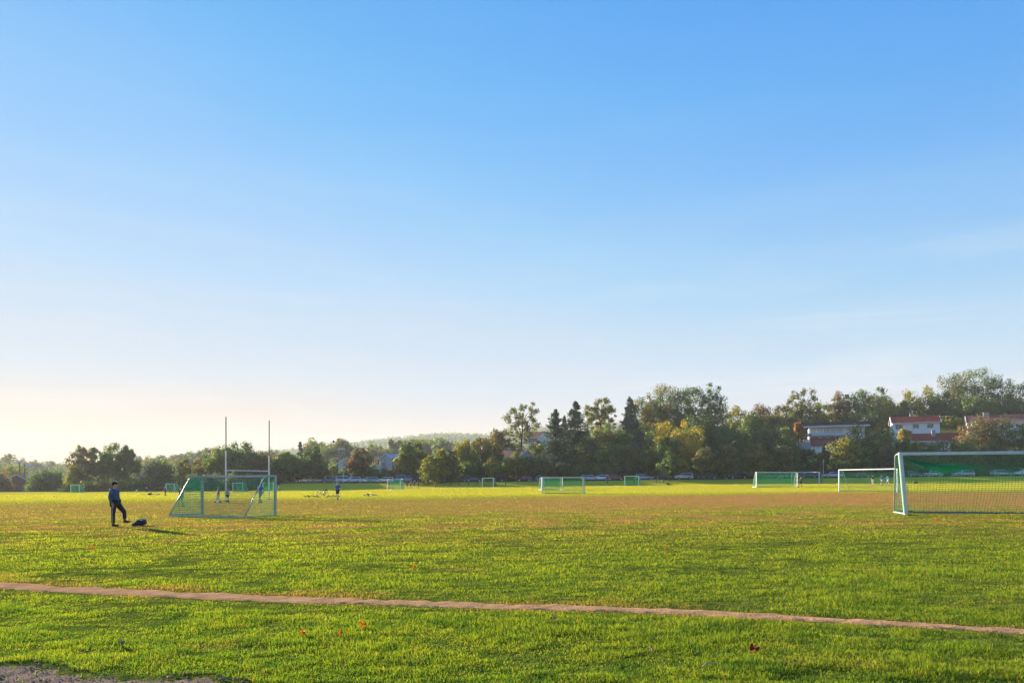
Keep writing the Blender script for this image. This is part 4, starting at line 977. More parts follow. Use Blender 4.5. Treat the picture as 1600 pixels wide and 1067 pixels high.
SL2 = [(1152, 672, 40, 216, 'round', 'lg', 'light green bushy tree on the middle slope'), (1186, 670, 46, 214, 'round', 'lg', 'second light green bushy tree on the middle slope, below the orange brown one'),
 (1222, 668, 40, 222, 'round', 'g', 'green tree on the slope beside the orange sapling'), (1248, 661, 14, 216, 'round', 'or', 'small bright orange tree beside the flat roofed villa'),
 (1236, 690, 36, 200, 'round', 'dg', 'dark tree below the terrace of the flat roofed villa'), (1262, 702, 34, 190, 'round', 'hd', 'dark low tree under the grey terrace wall'),
 (1290, 694, 20, 188, 'con', 'cb', 'bluish narrow conifer below the brick red roof'), (1276, 708, 34, 182, 'round', 'dg', 'low dark tree beside the bluish narrow conifer'),
 (1320, 684, 54, 178, 'round', 'yg', 'golden green tree covering the corner of the brick red roof'), (1344, 664, 60, 190, 'round', 'br', 'brown green tree right of the flat roofed villa'),
 (1350, 700, 44, 176, 'round', 'g', 'low green tree above the full-size white goal'), (1384, 673, 54, 188, 'round', 'g', 'broad green tree left of the white gabled house'),
 (1392, 697, 46, 176, 'round', 'br', 'low brownish tree behind the leaning goal post'), (1413, 671, 18, 192, 'round', 'yb', 'small yellow tree before the white gabled house wall'),
 (1414, 688, 40, 184, 'round', 'dg', 'dark tree below the small yellow tree'), (1440, 690, 48, 178, 'round', 'g', 'green tree under the near end of the low red roof'),
 (1476, 688, 58, 180, 'round', 'dg', 'dark green tree under the far end of the low red roof'), (1494, 653, 36, 226, 'birch', 'yg', 'yellow green feathery tree between the red roofed houses'),
 (1466, 668, 16, 232, 'round', 'lg', 'small pale tree squeezed behind the low red roof'), (1479, 650, 34, 234, 'round', 'dg', 'dark tree filling the gap right of the white gabled house'), (1504, 655, 30, 232, 'round', 'g', 'green tree at the near end of the mauve roof'),
 (1528, 650, 60, 190, 'round', 'rb', 'brown crowned tree in front of the far red house'), (1562, 653, 62, 188, 'round', 'br', 'olive brown tree in front of the far red house, nearer the edge'),
 (1596, 664, 56, 186, 'round', 'dg', 'dark tree at the picture edge below the far red house'), (1512, 690, 50, 180, 'round', 'g', 'green tree just above the goal crossbar'),
 (1552, 696, 50, 178, 'round', 'hd', 'dark low tree just above the goal crossbar'), (1592, 700, 50, 177, 'round', 'hd', 'darkest low tree above the crossbar at the edge'), (1636, 672, 60, 182, 'round', 'dg', 'dark tree outside the picture edge')]
for (px, tp, w, Z, kd, m, lab) in SL2:
    tree(px, tp, w, Z, kd, m, min(741, tp + w * 1.15), lab, 6200, .40, group='trees on the lower slope in front of the houses')

# hedge behind the cars: shared meshes, one thing per shrub
def proto_set(n, args):
    out = []
    for i in range(n):
        t, c = tree_parts(900 + i + int(args['rx'] * 10), args['rx'], args['H'], args['zb'], args['kind'], args['n'], args['leaf'], L['g'], BARK)
        out.append((t, c))
    return out
used_proto = set()
def place(protos, i, name, loc, s, lm, label, cat, group):
    t, c = protos[i % len(protos)]
    o = empty(name, loc, rnd.random() * 6.28, label, cat, group); o.scale = s
    if t.name in used_proto: t = link_copy(t); c = link_copy(c)
    else: used_proto.add(t.name)
    t.parent = o; c.parent = o
    c.material_slots[0].link = 'OBJECT'; c.material_slots[0].material = L[lm]
    return o
def link_copy(o):
    c = o.copy(); COL.objects.link(c); return c

hp = proto_set(4, dict(rx=3.2, H=4.2, zb=.1, kind='dome', n=1900, leaf=.38))
i = 0
for px in range(432, 1660, 21):
    D = float(np.interp(px, BANK_PX, BANK_D)); Z = D + 27 + rnd.uniform(-1.5, 1.5); p = at(px, Z); s = rnd.uniform(.8, 1.15)
    place(hp, i, 'hedge_shrub', p, (s, s, s * rnd.uniform(.8, 1.15)), rnd.choice(['hd', 'hd', 'dg', 'br']), 'dark leafy shrub in the continuous hedge behind the parked cars', 'shrub', 'hedge shrubs behind the parked cars'); i += 1

# slope fillers
SIL = ([600, 700, 760, 850, 900, 940, 1000, 1036, 1130, 1150, 1200, 1250, 1300, 1370, 1430, 1480, 1520, 1600, 1680], [712, 702, 690, 690, 668, 668, 655, 650, 665, 662, 655, 648, 640, 632, 640, 625, 612, 630, 625])
fp = proto_set(6, dict(rx=4.6, H=11, zb=1.6, kind='round', n=3600, leaf=.46))
HOUSE_PX = [(1245, 1350, 228, 700), (1388, 1468, 222, 690), (1424, 1500, 205, 692), (1512, 1600, 218, 672), (800, 852, 245, 700), (770, 830, 205, 720), (520, 640, 215, 742)]
i = 0
for k in range(400):
    px = rnd.uniform(700, 1680); Z = rnd.uniform(188, 300); p = at(px, Z)
    s = rnd.uniform(.65, 1.25); topz = p.z + 11 * s; ty = HOR - (topz - CAM_Z) * F / Z
    if ty < np.interp(px, *SIL): continue
    bad = False
    for (a, b, hz, yb) in HOUSE_PX:
        if a - 22 < px < b + 22 and Z < hz + 12 and ty < yb - 2: bad = True
    if bad: continue
    if Z < np.interp(px, BANK_PX, BANK_D) + 36: continue
    place(fp, i, 'slope_tree', p, (s, s, s), rnd.choice(['dg', 'dg', 'g', 'br', 'ob', 'g', 'yg']), 'tree filling the wooded slope between the named trees and houses', 'tree', 'unremarkable trees filling the wooded slope'); i += 1
    if i >= 95: break

# hazy hills with individual trees
mp_ = proto_set(5, dict(rx=6.0, H=12, zb=.3, kind='round', n=1500, leaf=.95))
i = 0
for (bp, bz, bw, bd, bh), cnt in zip(BUMPS, (46, 0, 48, 34, 34, 22, 26)):
    for k in range(cnt):
        px = bp + rnd.gauss(0, .62) * bw; Z = bz - abs(rnd.gauss(0, .5)) * bd + bd * .1; 
        if px < -60 or px > 900: continue
        p = at(px, Z); s = rnd.uniform(.7, 1.15)
        place(mp_, i, 'hill_tree', p, (s, s, s * rnd.uniform(.85, 1.2)), rnd.choice(['dg', 'g', 'br', 'g', 'yg']), 'hazy tree on the wooded hills beyond the field', 'tree', 'hazy trees on the far wooded hills'); i += 1
for a in [(14, 709, 20, 620, 'sparse', 'yg', 722, 'sparse pale tree standing on top of the hazy hill near the hut'), (611, 686, 9, 455, 'sparse', 'br', 700, 'thin tree sticking up from the hazy hill, first of two above the white balcony house'),
          (624, 688, 10, 455, 'sparse', 'br', 700, 'thin tree sticking up from the hazy hill, second of two above the white balcony house'),
          (20, 726, 46, 330, 'round', 'yg', 752, 'hazy yellow tree behind the three lamp poles'), (505, 692, 40, 392, 'round', 'g', 730, 'hazy round tree on the hill behind the dark clump'), (525, 696, 34, 395, 'round', 'dg', 730, 'hazy dark tree beside the small hilltop house')]:
    tree(*a, 2600, .6, group='hazy hill trees that stand out')

def ridge_wood():
    rg = np.random.default_rng(77); C = []; S = []
    for k in range(2400):
        Z = rg.uniform(1350, 1900); px = rg.uniform(380, 1000); x = xat(px, Z); z = g(x, Z); h = rg.uniform(7, 15)
        m = 16; d = rg.normal(size=(m, 3)); d /= np.linalg.norm(d, axis=1)[:, None]
        C.append(np.array([x, Z, z + h * .55]) + d * np.array([4.5, 4.5, h * .42])); S.append(np.full(m, 3.6))
    for k in range(900):
        Z = rg.uniform(700, 900); px = rg.uniform(-150, 420); x = xat(px, Z); z = g(x, Z); h = rg.uniform(5, 11)
        m = 26; d = rg.normal(size=(m, 3)); d /= np.linalg.norm(d, axis=1)[:, None]
        C.append(np.array([x, Z, z + h * .5]) + d * np.array([4, 4, h * .45])); S.append(np.full(m, 2.0))
    C = np.concatenate(C); S = np.concatenate(S); v, q = leaves_arrays(C, S, rg, .8)
    o = fast_mesh('distant_woods', v, q, L['dg'], {'hue': ('FACE', rg.random(len(C))), 'leaf': ('FACE', rg.random(len(C)))})
    tag(o, 'faint blue grey woods covering the distant ridge and hills', 'woods', kind='stuff')
ridge_wood()

# tower on the ridge
def tower():
    Z = 1790; p = at(690, Z); o = empty('lookout_tower', p, 0, 'faint stone lookout tower on the distant ridge', 'tower'); st = mat('tower_stone', (.22, .21, .2), .9)
    m = MB(); zt = zat(678, Z) - p.z; m.tube([(0, 0, -2), (0, 0, zt * .35)], [6, 5], 8); m.tube([(0, 0, zt * .35), (0, 0, zt * .92)], [3.2, 2.8], 8); m.build('shaft', st, o)
    m = MB(); m.tube([(0, 0, zt * .92), (0, 0, zt)], [3.9, 3.6], 8); m.build('top_gallery', st, o)
tower()

# ------------------------------------------------------------------ houses
HW = mat('white_boards', (.74, .76, .78), .7, var=.05, scale=1.5); HB = mat('pale_blue_boards', (.46, .52, .60), .7, var=.05); HG = mat('grey_render', (.36, .38, .41), .8, var=.08)
RR = mat('red_tiles', (.36, .075, .045), .9, var=.14, scale=3, bump=.5, spec=.1); RB = mat('brown_tiles', (.20, .105, .08), .9, var=.15, scale=3, bump=.5, spec=.1); RD = mat('dark_roofing', (.035, .035, .045), .7, var=.1); RP = mat('mauve_tiles', (.28, .11, .085), .9, var=.12, scale=3, bump=.4, spec=.1); RL = mat('pale_metal_roof', (.38, .41, .45), .7, 0)
GLS = mat('window_glass', (.05, .06, .075), .08, 0, var=.1, spec=.8); TRIM = mat('white_trim', (.62, .63, .64), .6, var=.03); BRN = mat('hut_brown_boards', (.16, .075, .05), .8, var=.15)
BRK = mat('chimney_render', (.40, .38, .37), .8)

def window(o, x, y, z, w, h, fm=TRIM):
    m = MB(); t = .07
    m.box(x - w / 2 - t, y - .06, z - t, x - w / 2, y + .02, z + h + t); m.box(x + w / 2, y - .06, z - t, x + w / 2 + t, y + .02, z + h + t)
    m.box(x - w / 2, y - .06, z + h, x + w / 2, y + .02, z + h + t); m.box(x - w / 2, y - .06, z - t, x + w / 2, y + .02, z); m.box(x - .03, y - .045, z, x + .03, y + .02, z + h)
    f = m.build('window', fm, o); m = MB(); m.box(x - w / 2, y - .03, z, x + w / 2, y - .005, z + h); m.build('pane', GLS, f)

def gable_house(px, Z, wpx, yr, ye, yb, depth, roofm, wallm, label, rz=0, along=True, eave=.5, wins=(), chim=(), group=None):
    """ridge along local x when along, else gable faces the camera. y pixels of ridge, eave, base"""
    p = at(px, Z); zr = zat(yr, Z); ze = zat(ye, Z); zb = zat(yb, Z); p.z = zb
    o = empty('house', p, rz, label, 'house', group or 'houses beyond the field'); W = wpx * Z / F; hw, hd = W / 2, depth / 2; e = ze - zb; r = zr - zb; zl = -4
    m = MB()
    if along:
        m.add([(-hw, -hd, zl), (hw, -hd, zl), (hw, hd, zl), (-hw, hd, zl), (-hw, -hd, e), (hw, -hd, e), (hw, hd, e), (-hw, hd, e), (-hw, 0, r - .1), (hw, 0, r - .1)],
              [(0, 1, 5, 4), (2, 3, 7, 6), (1, 2, 6, 9, 5), (3, 0, 4, 8, 7), (4, 5, 9, 8), (6, 7, 8, 9), (3, 2, 1, 0)])
    else:
        m.add([(-hw, -hd, zl), (hw, -hd, zl), (hw, hd, zl), (-hw, hd, zl), (-hw, -hd, e), (hw, -hd, e), (hw, hd, e), (-hw, hd, e), (0, -hd, r - .1), (0, hd, r - .1)],
              [(0, 1, 5, 8, 4), (2, 3, 7, 9, 6), (1, 2, 6, 5), (3, 0, 4, 7), (4, 8, 9, 7), (5, 6, 9, 8), (3, 2, 1, 0)])
    m.build('wall', wallm, o)
    s = (r - e) / (hd if along else hw); m = MB(); T = .18; oh = eave
    ext = (hd if along else hw) + oh; zo = e - oh * s; ln = (hw if along else hd) + .35
    for sg in (-1, 1):
        if along: q = [(-ln, 0, r), (ln, 0, r), (ln, sg * ext, zo), (-ln, sg * ext, zo)]
        else: q = [(0, -ln, r), (0, ln, r), (sg * ext, ln, zo), (sg * ext, -ln, zo)]
        m.add([*q, *[(a, b, c + T) for a, b, c in q]], [(0, 1, 2, 3), (7, 6, 5, 4), (0, 4, 5, 1), (1, 5, 6, 2), (2, 6, 7, 3), (3, 7, 4, 0)])
    rf = m.build('roof', roofm, o)
    m = MB()
    for en in (-1, 1):
        for sg in (-1, 1):
            if along: m.beam((en * (ln + .04), 0, r + .05), (en * (ln + .04), sg * ext, zo + .05), .07, .34, (0, 0, 1))
            else: m.beam((0, en * (ln + .04), r + .05), (sg * ext, en * (ln + .04), zo + .05), .07, .34, (0, 0, 1))
    if along:
        for sg in (-1, 1): m.beam((-ln, sg * (ext + .05), zo + .05), (ln, sg * (ext + .05), zo + .05), .10, .22)
    m.build('barge_board', TRIM, rf)
    for (fx, w, h, dx, dz) in chim:
        c = MB(); c.box(fx * hw - w / 2, dz - w / 2, r - 1.2, fx * hw + w / 2, dz + w / 2, r + h); c.box(fx * hw - w / 2 - .06, dz - w / 2 - .06, r + h, fx * hw + w / 2 + .06, dz + w / 2 + .06, r + h + .12); c.build('chimney', BRK, rf)
    for (fx, fz, w, h) in wins: window(o, fx * hw, -hd, e * fz, w, h)
    return o, e, r, hw, hd

# white gabled house with red roof
o, e, r, hw, hd = gable_house(1428.5, 215, 63, 651, 661, 690, 8, RR, HW, 'white two storey house with red roof and three upper windows', rz=R(-24), wins=((-.72, .66, 1.9, 1.3), (.0, .68, 1.5, 1.2), (.60, .68, 1.6, 1.2)), chim=((-.12, .8, .9, 0, .6),))
m = MB(); m.tube([(-.15 * hw, -hd - .08, e - .2), (-.15 * hw, -hd - .08, -2)], .06, 8); m.build('downpipe', TRIM, o)
m = MB(); m.box(hw * .75, -hd - 1.5, -4, hw * 1.15 + 1.2, -hd - .01, e * .30); m.build('white_annex', TRIM, o)
# low red roof in front
gable_house(1462, 203, 66, 677.5, 689, 698, 8, RR, HW, 'low house whose long red roof shows in front of the white two storey house', rz=R(-26), wins=((-.5, .2, 1.2, .9),), chim=((-.12, .9, .8, 0, -1.5),))
# far red house
gable_house(1557, 214, 78, 649, 660, 676, 9, RP, HW, 'long house with mauve red roof behind brown trees near the edge', rz=R(-30), wins=((.86, .35, 1.8, 1.2), (.4, .35, 1.4, 1.1)), chim=((-.35, 1.5, .9, 0, -.5), (.3, .5, .4, 0, .5)))
gable_house(1618, 208, 50, 657, 668, 690, 9, RB, HW, 'house mostly outside the edge with a brown roof corner showing', rz=R(-30), wins=((-.8, .5, 1.4, 1.1),))
# hazy blue gable house, gable to camera
gable_house(543, 214, 27, 715.5, 724, 741, 8, RL, HB, 'pale blue house whose white trimmed gable faces the field', rz=R(10), along=False, wins=((.35, .55, .9, 1.2),))
# cottage with brown roof
gable_house(800, 203, 56, 704, 715.5, 736, 8, RB, HB, 'brown roofed cottage half hidden under the tall open tree', rz=R(-38), wins=((.2, .4, 1.2, 1.1),), chim=((-.2, .8, .9, 0, 0),))
gable_house(843, 245, 22, 675, 684, 698, 8, RB, HW, 'house with brown roof high on the slope behind the first spruce', rz=R(-35), wins=((-.6, .5, 1.2, 1.3), (-.1, .5, 1.2, 1.3), (.4, .5, 1.2, 1.3)))
# small hazy hilltop house
gable_house(533, 400, 9, 701, 703, 708, 7, RL, HW, 'small hazy white house on the wooded hilltop', rz=R(10), wins=((0, .4, 1.6, 1.4),))
# hut at the far edge
gable_house(29, 262, 26, 741.5, 749.5, 772, 8, RB, BRN, 'small brown gabled hut at the sunward end of the field', rz=R(27), along=False)

def balcony_house():
    Z = 204; o, e, r, hw, hd = gable_house(620, Z, 22, 710, 716, 744, 10, RL, HB, 'pale blue house with a white balcony on posts', rz=R(-28), along=False, eave=.7, wins=((-.4, .55, 1.0, 1.1),))
    zb = zat(744, Z); z0 = zat(732, Z) - zb; z1 = zat(726.5, Z) - zb; x0 = -hw - 3.2; x1 = -hw - .02
    m = MB(); m.box(x0, -hd, z0 - .2, x1, hd * .3, z0); b = m.build('balcony', TRIM, o)
    m = MB(); m.box(x0, -hd - .05, z0, x1, -hd + .02, z1); m.box(x0 - .05, -hd, z0, x0 + .02, hd * .3, z1); m.build('railing', TRIM, b)
    for x in (x0 + .15, x1 - .3):
        m = MB(); m.tube([(x, -hd + .12, -4), (x, -hd + .12, e + .2)], .10, 8); m.build('post', TRIM, b)
    m = MB(); m.add([(x0 - .3, -hd - .4, e - .4), (x1, -hd - .4, e + .3), (x1, hd * .4, e + .3), (x0 - .3, hd * .4, e - .4), (x0 - .3, -hd - .4, e - .2), (x1, -hd - .4, e + .5), (x1, hd * .4, e + .5), (x0 - .3, hd * .4, e - .2)],
        [(3, 2, 1, 0), (4, 5, 6, 7), (0, 1, 5, 4), (1, 2, 6, 5), (2, 3, 7, 6), (3, 0, 4, 7)]); m.build('canopy_roof', RL, o)
balcony_house()

def villa():
    Z = 222; s = Z / F; p = at(1300, Z); zb = zat(700, Z); p.z = zb; o = empty('house', p, R(-21), 'long villa with flat dark roof, glass upper floor, white balcony and brick red lower roof', 'house', 'houses beyond the field')
    X = lambda px: (px - 1300) * s
    Zp = lambda y: zat(y, Z) - zb
    m = MB(); m.box(X(1267), 0, -5, X(1346), 9, Zp(667)); m.build('wall', HW, o)
    m = MB(); m.box(X(1254), -1.6, Zp(665.5), X(1352), 10, Zp(659.5)); rf = m.build('roof', RD, o, bevel=.05)
    m = MB(); m.box(X(1254) - .05, -1.75, Zp(667.3), X(1352) + .05, -1.6, Zp(665.2)); m.build('fascia', TRIM, rf)
    for a, b in ((1270, 1277), (1278, 1287), (1288, 1297), (1298, 1306), (1307, 1315)):
        f = MB(); f.box(X(a) - .1, -.07, Zp(676) - .1, X(b) + .1, -.002, Zp(668.5) + .1); fo = f.build('window', TRIM, o)
        f = MB(); f.box(X(a), -.10, Zp(676), X(b), -.075, Zp(668.5)); f.build('pane', mat('glass_pale', (.30, .38, .42), .1, 0, spec=.8), fo)
    m = MB(); m.box(X(1264), -1.9, Zp(681), X(1317), -1.78, Zp(676.3)); b_ = m.build('balcony', HB, o)
    m = MB(); m.box(X(1264), -1.77, Zp(681.2), X(1317), -.05, Zp(680)); m.build('balcony_floor', TRIM, b_)
    for a, b in ((1270, 1281), (1287, 1292), (1296, 1301), (1305, 1311)):
        f = MB(); f.box(X(a), -.06, Zp(684), X(b), -.005, Zp(681.8)); f.build('window', GLS, o)
    m = MB(); y0, y1 = Zp(684), Zp(696)
    m.add([(X(1268), -.3, y0), (X(1318), -.3, y0), (X(1320), -5.2, y1), (X(1268), -5.2, y1), (X(1268), -.3, y0 - .25), (X(1318), -.3, y0 - .25), (X(1320), -5.2, y1 - .25), (X(1268), -5.2, y1 - .25)],
          [(0, 3, 2, 1), (4, 5, 6, 7), (0, 1, 5, 4), (1, 2, 6, 5), (2, 3, 7, 6), (3, 0, 4, 7)]); m.build('lower_roof', RP, o)
    m = MB(); m.box(X(1268.6), -4.7, -6, X(1318), -.05, y1 - .3); m.build('lower_wall', HW, o)
    m = MB(); m.box(X(1247), -5, -6, X(1268), -.3, Zp(691.5)); tr = m.build('terrace', HG, o)
    m = MB(); m.box(X(1247), -5.05, Zp(684), X(1247) + .12, -4.9, Zp(683.5) + .1)
    for a in (1247.5, 1253, 1260): m.tube([(X(a), -4.8, Zp(691.5)), (X(a), -4.8, Zp(683.5))], .07, 6)
    m.build('railing', STEEL_D, tr)
    m = MB(); m.add([(X(1246), -5.2, Zp(684)), (X(1270), -5.2, Zp(680.5)), (X(1270), -.3, Zp(680.5)), (X(1246), -.3, Zp(684)), (X(1246), -5.2, Zp(683.2)), (X(1270), -5.2, Zp(679.7)), (X(1270), -.3, Zp(679.7)), (X(1246), -.3, Zp(683.2))],
        [(3, 2, 1, 0), (4, 5, 6, 7), (0, 1, 5, 4), (1, 2, 6, 5), (2, 3, 7, 6), (3, 0, 4, 7)]); m.build('canopy_roof', RD, o)
    m = MB(); m.box(X(1258), -4.6, Zp(691.4), X(1266), -3.6, Zp(687)); m.build('garden_table', TRIM, tr)
villa()

# poles
def pole(px, yt, Z, r, label, m_, lamp=False, strut=None, name='utility_pole', cat='pole'):
    p = at(px, Z); H = zat(yt, Z) - p.z; o = empty(name, p, 0, label, cat)
    m = MB(); m.tube([(0, 0, -.5), (0, 0, H)], [r * 1.2, r * .8], 10); m.build('mast', m_, o, smooth=False)
    if lamp:
        m = MB(); m.box(-.75, -.25, H - .1, .75, .25, H + .5); m.build('lamp_head', WHITE, o, bevel=.05)
    if strut is not None:
        m = MB(); m.tube([(0, 0, H * .75), (strut, 0, -.5)], r * .8, 8); m.build('strut', m_, o)
WOOD = mat('tarred_wood', (.08, .06, .05), .9)
pole(30.5, 722, 268, .24, 'tallest lamp pole, the one right above the hut roof', STEEL_D, True, name='lamp_pole')
pole(38.5, 725, 284, .2, 'middle lamp pole of the three by the hut', STEEL_D, True, name='lamp_pole')
pole(44.7, 727.5, 300, .2, 'shortest lamp pole of the three by the hut', ALU, True, name='lamp_pole')
pole(527.3, 718, 196, .13, 'dark wooden pole in front of the gable of the first blue house', WOOD)
pole(601.5, 717, 194, .12, 'slim wooden pole in front of the white balcony', WOOD)
pole(613.3, 715, 190, .16, 'thick wooden pole with a diagonal strut before the balcony house', WOOD, strut=1.6)
pole(536.3, 740, 186, .09, 'short white signpost among the shaded parked cars', WHITE, name='sign_post')
pole(1286.5, 717, 168, .07, 'thin pale pole beside the bluish narrow conifer', ALU, name='sign_post')

# bollards along the field edge
BO = at(680, 160)
bm = MB(); bm.tube([(0, 0, -.2), (0, 0, .95)], [.13, .12], 10); bm.tube([(0, 0, .95), (0, 0, 1.02)], [.12, .05], 10)
bol = bm.build('bollard', mat('grey_wood', (.16, .13, .10), .9), smooth=False); bol.location = BO
tag(bol, 'short wooden bollard in the line between field and parked cars', 'bollard', 'bollards between the field and the parked cars')
for px in (694, 703.5, 717, 732, 746, 790, 808, 842, 949.5, 991, 1025, 1036):
    c = bol.copy(); COL.objects.link(c); Z = float(np.interp(px, BANK_PX, BANK_D)) + 5.5; c.location = at(px, Z)

# ------------------------------------------------------------------ road behind the field edge
def road():
    xs_ = []; V = []; px = np.linspace(250, 1750, 160)
    for q in px:
        D = float(np.interp(q, BANK_PX, BANK_D))
        for dz in (15, 18.5, 22, 25):
            Z = D + dz; x = xat(q, Z); V.append((x, Z, g(x, Z) + .03))
    n = len(px); Q = [(i * 4 + j, (i + 1) * 4 + j, (i + 1) * 4 + j + 1, i * 4 + j + 1) for i in range(n - 1) for j in range(3)]
    asphalt = earth_mat('asphalt', (.06, .06, .062), (.05, .05, .052), (.075, .073, .07), 2)
    o = fast_mesh('road', np.array(V), np.array(Q), asphalt); tag(o, 'asphalt road where the cars are parked', 'road', kind='structure')
    V = []
    for q in px:
        D = float(np.interp(q, BANK_PX, BANK_D))
        for dz, up in ((11.5, .02), (14.95, .05), (14.98, .0)):
            Z = D + dz; x = xat(q, Z); V.append((x, Z, g(x, Z) + up))
    Q = [(i * 3 + j, (i + 1) * 3 + j, (i + 1) * 3 + j + 1, i * 3 + j + 1) for i in range(n - 1) for j in range(2)]
    o = fast_mesh('verge', np.array(V), np.array(Q), earth_mat('dry_verge', (.36, .27, .14), (.24, .2, .08), (.15, .15, .05), .8)); tag(o, 'dry straw coloured verge beside the road', 'verge', kind='structure')
road()

# ------------------------------------------------------------------ cars
def paint(n, c): 
    if 'paint_' + n in _mc: return _mc['paint_' + n]
    k = NT('paint_' + n); p = k.n('ShaderNodeBsdfPrincipled'); p.inputs['Metallic'].default_value = .25; p.inputs['Roughness'].default_value = .35; p.inputs['Coat Weight'].default_value = .6
    tc = k.n('ShaderNodeTexCoord'); k.l(k.mix(k.ramp(k.noise(tc.outputs['Object'], 3), (.4, .7)), c, tuple(x * .82 for x in c)), p.inputs['Base Color']); k.l(p.outputs[0], k.out.inputs[0]); _mc['paint_' + n] = k.m; return k.m
PC = dict(white=(.72, .74, .76), silver=(.45, .48, .50), grey=(.14, .15, .16), black=(.02, .021, .024), blue=(.025, .05, .13), red=(.16, .02, .025), teal=(.30, .42, .42), paleblue=(.36, .44, .50), steel=(.14, .22, .36), darkgreen=(.03, .06, .045))
CG = mat('car_glass', (.02, .025, .03), .06, 0, var=.05, spec=.9); RIM = mat('wheel_rim', (.42, .43, .45), .3, .6); LAMP = mat('lamp_glass', (.75, .77, .78), .15); TAIL = mat('tail_glass', (.35, .02, .02), .2)
PROF = {
 'hatch': dict(L=4.1, H=1.47, belt=.92, body=[(-2.05, .35), (-2.03, .75), (-1.95, .95), (-1.75, 1.36), (-1.45, 1.46), (.10, 1.47), (.45, 1.38), (1.10, .96), (1.80, .80), (2.0, .62), (2.05, .35)], win=[(-1.72, .98), (-1.58, 1.32), (-1.35, 1.39), (.08, 1.40), (.40, 1.32), (.98, .98)], wx=(-1.28, 1.28)),
 'estate': dict(L=4.7, H=1.48, belt=.92, body=[(-2.35, .35), (-2.34, .80), (-2.28, .98), (-2.05, 1.40), (-1.85, 1.47), (.15, 1.48), (.5, 1.39), (1.20, .95), (2.05, .80), (2.30, .60), (2.35, .35)], win=[(-2.08, 1.0), (-1.93, 1.34), (-1.7, 1.40), (.12, 1.41), (.45, 1.33), (1.08, .97)], wx=(-1.38, 1.42)),
 'sedan': dict(L=4.6, H=1.42, belt=.92, body=[(-2.3, .35), (-2.28, .78), (-2.20, .97), (-1.55, 1.02), (-1.0, 1.36), (-.7, 1.42), (.25, 1.42), (.6, 1.33), (1.25, .93), (2.05, .78), (2.27, .58), (2.3, .35)], win=[(-1.42, 1.0), (-.93, 1.31), (-.65, 1.35), (.22, 1.35), (.55, 1.27), (1.12, .95)], wx=(-1.35, 1.4)),
 'suv': dict(L=4.5, H=1.68, belt=1.05, body=[(-2.25, .42), (-2.24, .90), (-2.18, 1.12), (-1.98, 1.55), (-1.75, 1.66), (.15, 1.68), (.5, 1.58), (1.10, 1.10), (1.95, .98), (2.2, .75), (2.25, .42)], win=[(-1.96, 1.14), (-1.83, 1.50), (-1.6, 1.58), (.12, 1.60), (.45, 1.51), (.98, 1.12)], wx=(-1.35, 1.38)),
 'van': dict(L=4.9, H=1.95, belt=1.15, body=[(-2.45, .42), (-2.44, 1.1), (-2.38, 1.75), (-2.2, 1.92), (.6, 1.95), (.95, 1.84), (1.55, 1.15), (2.2, .98), (2.42, .75), (2.45, .42)], win=[(-2.25, 1.2), (-2.18, 1.70), (-2.0, 1.78), (.55, 1.80), (.88, 1.72), (1.42, 1.18)], wx=(-1.5, 1.5)),
}
_carmesh = {}
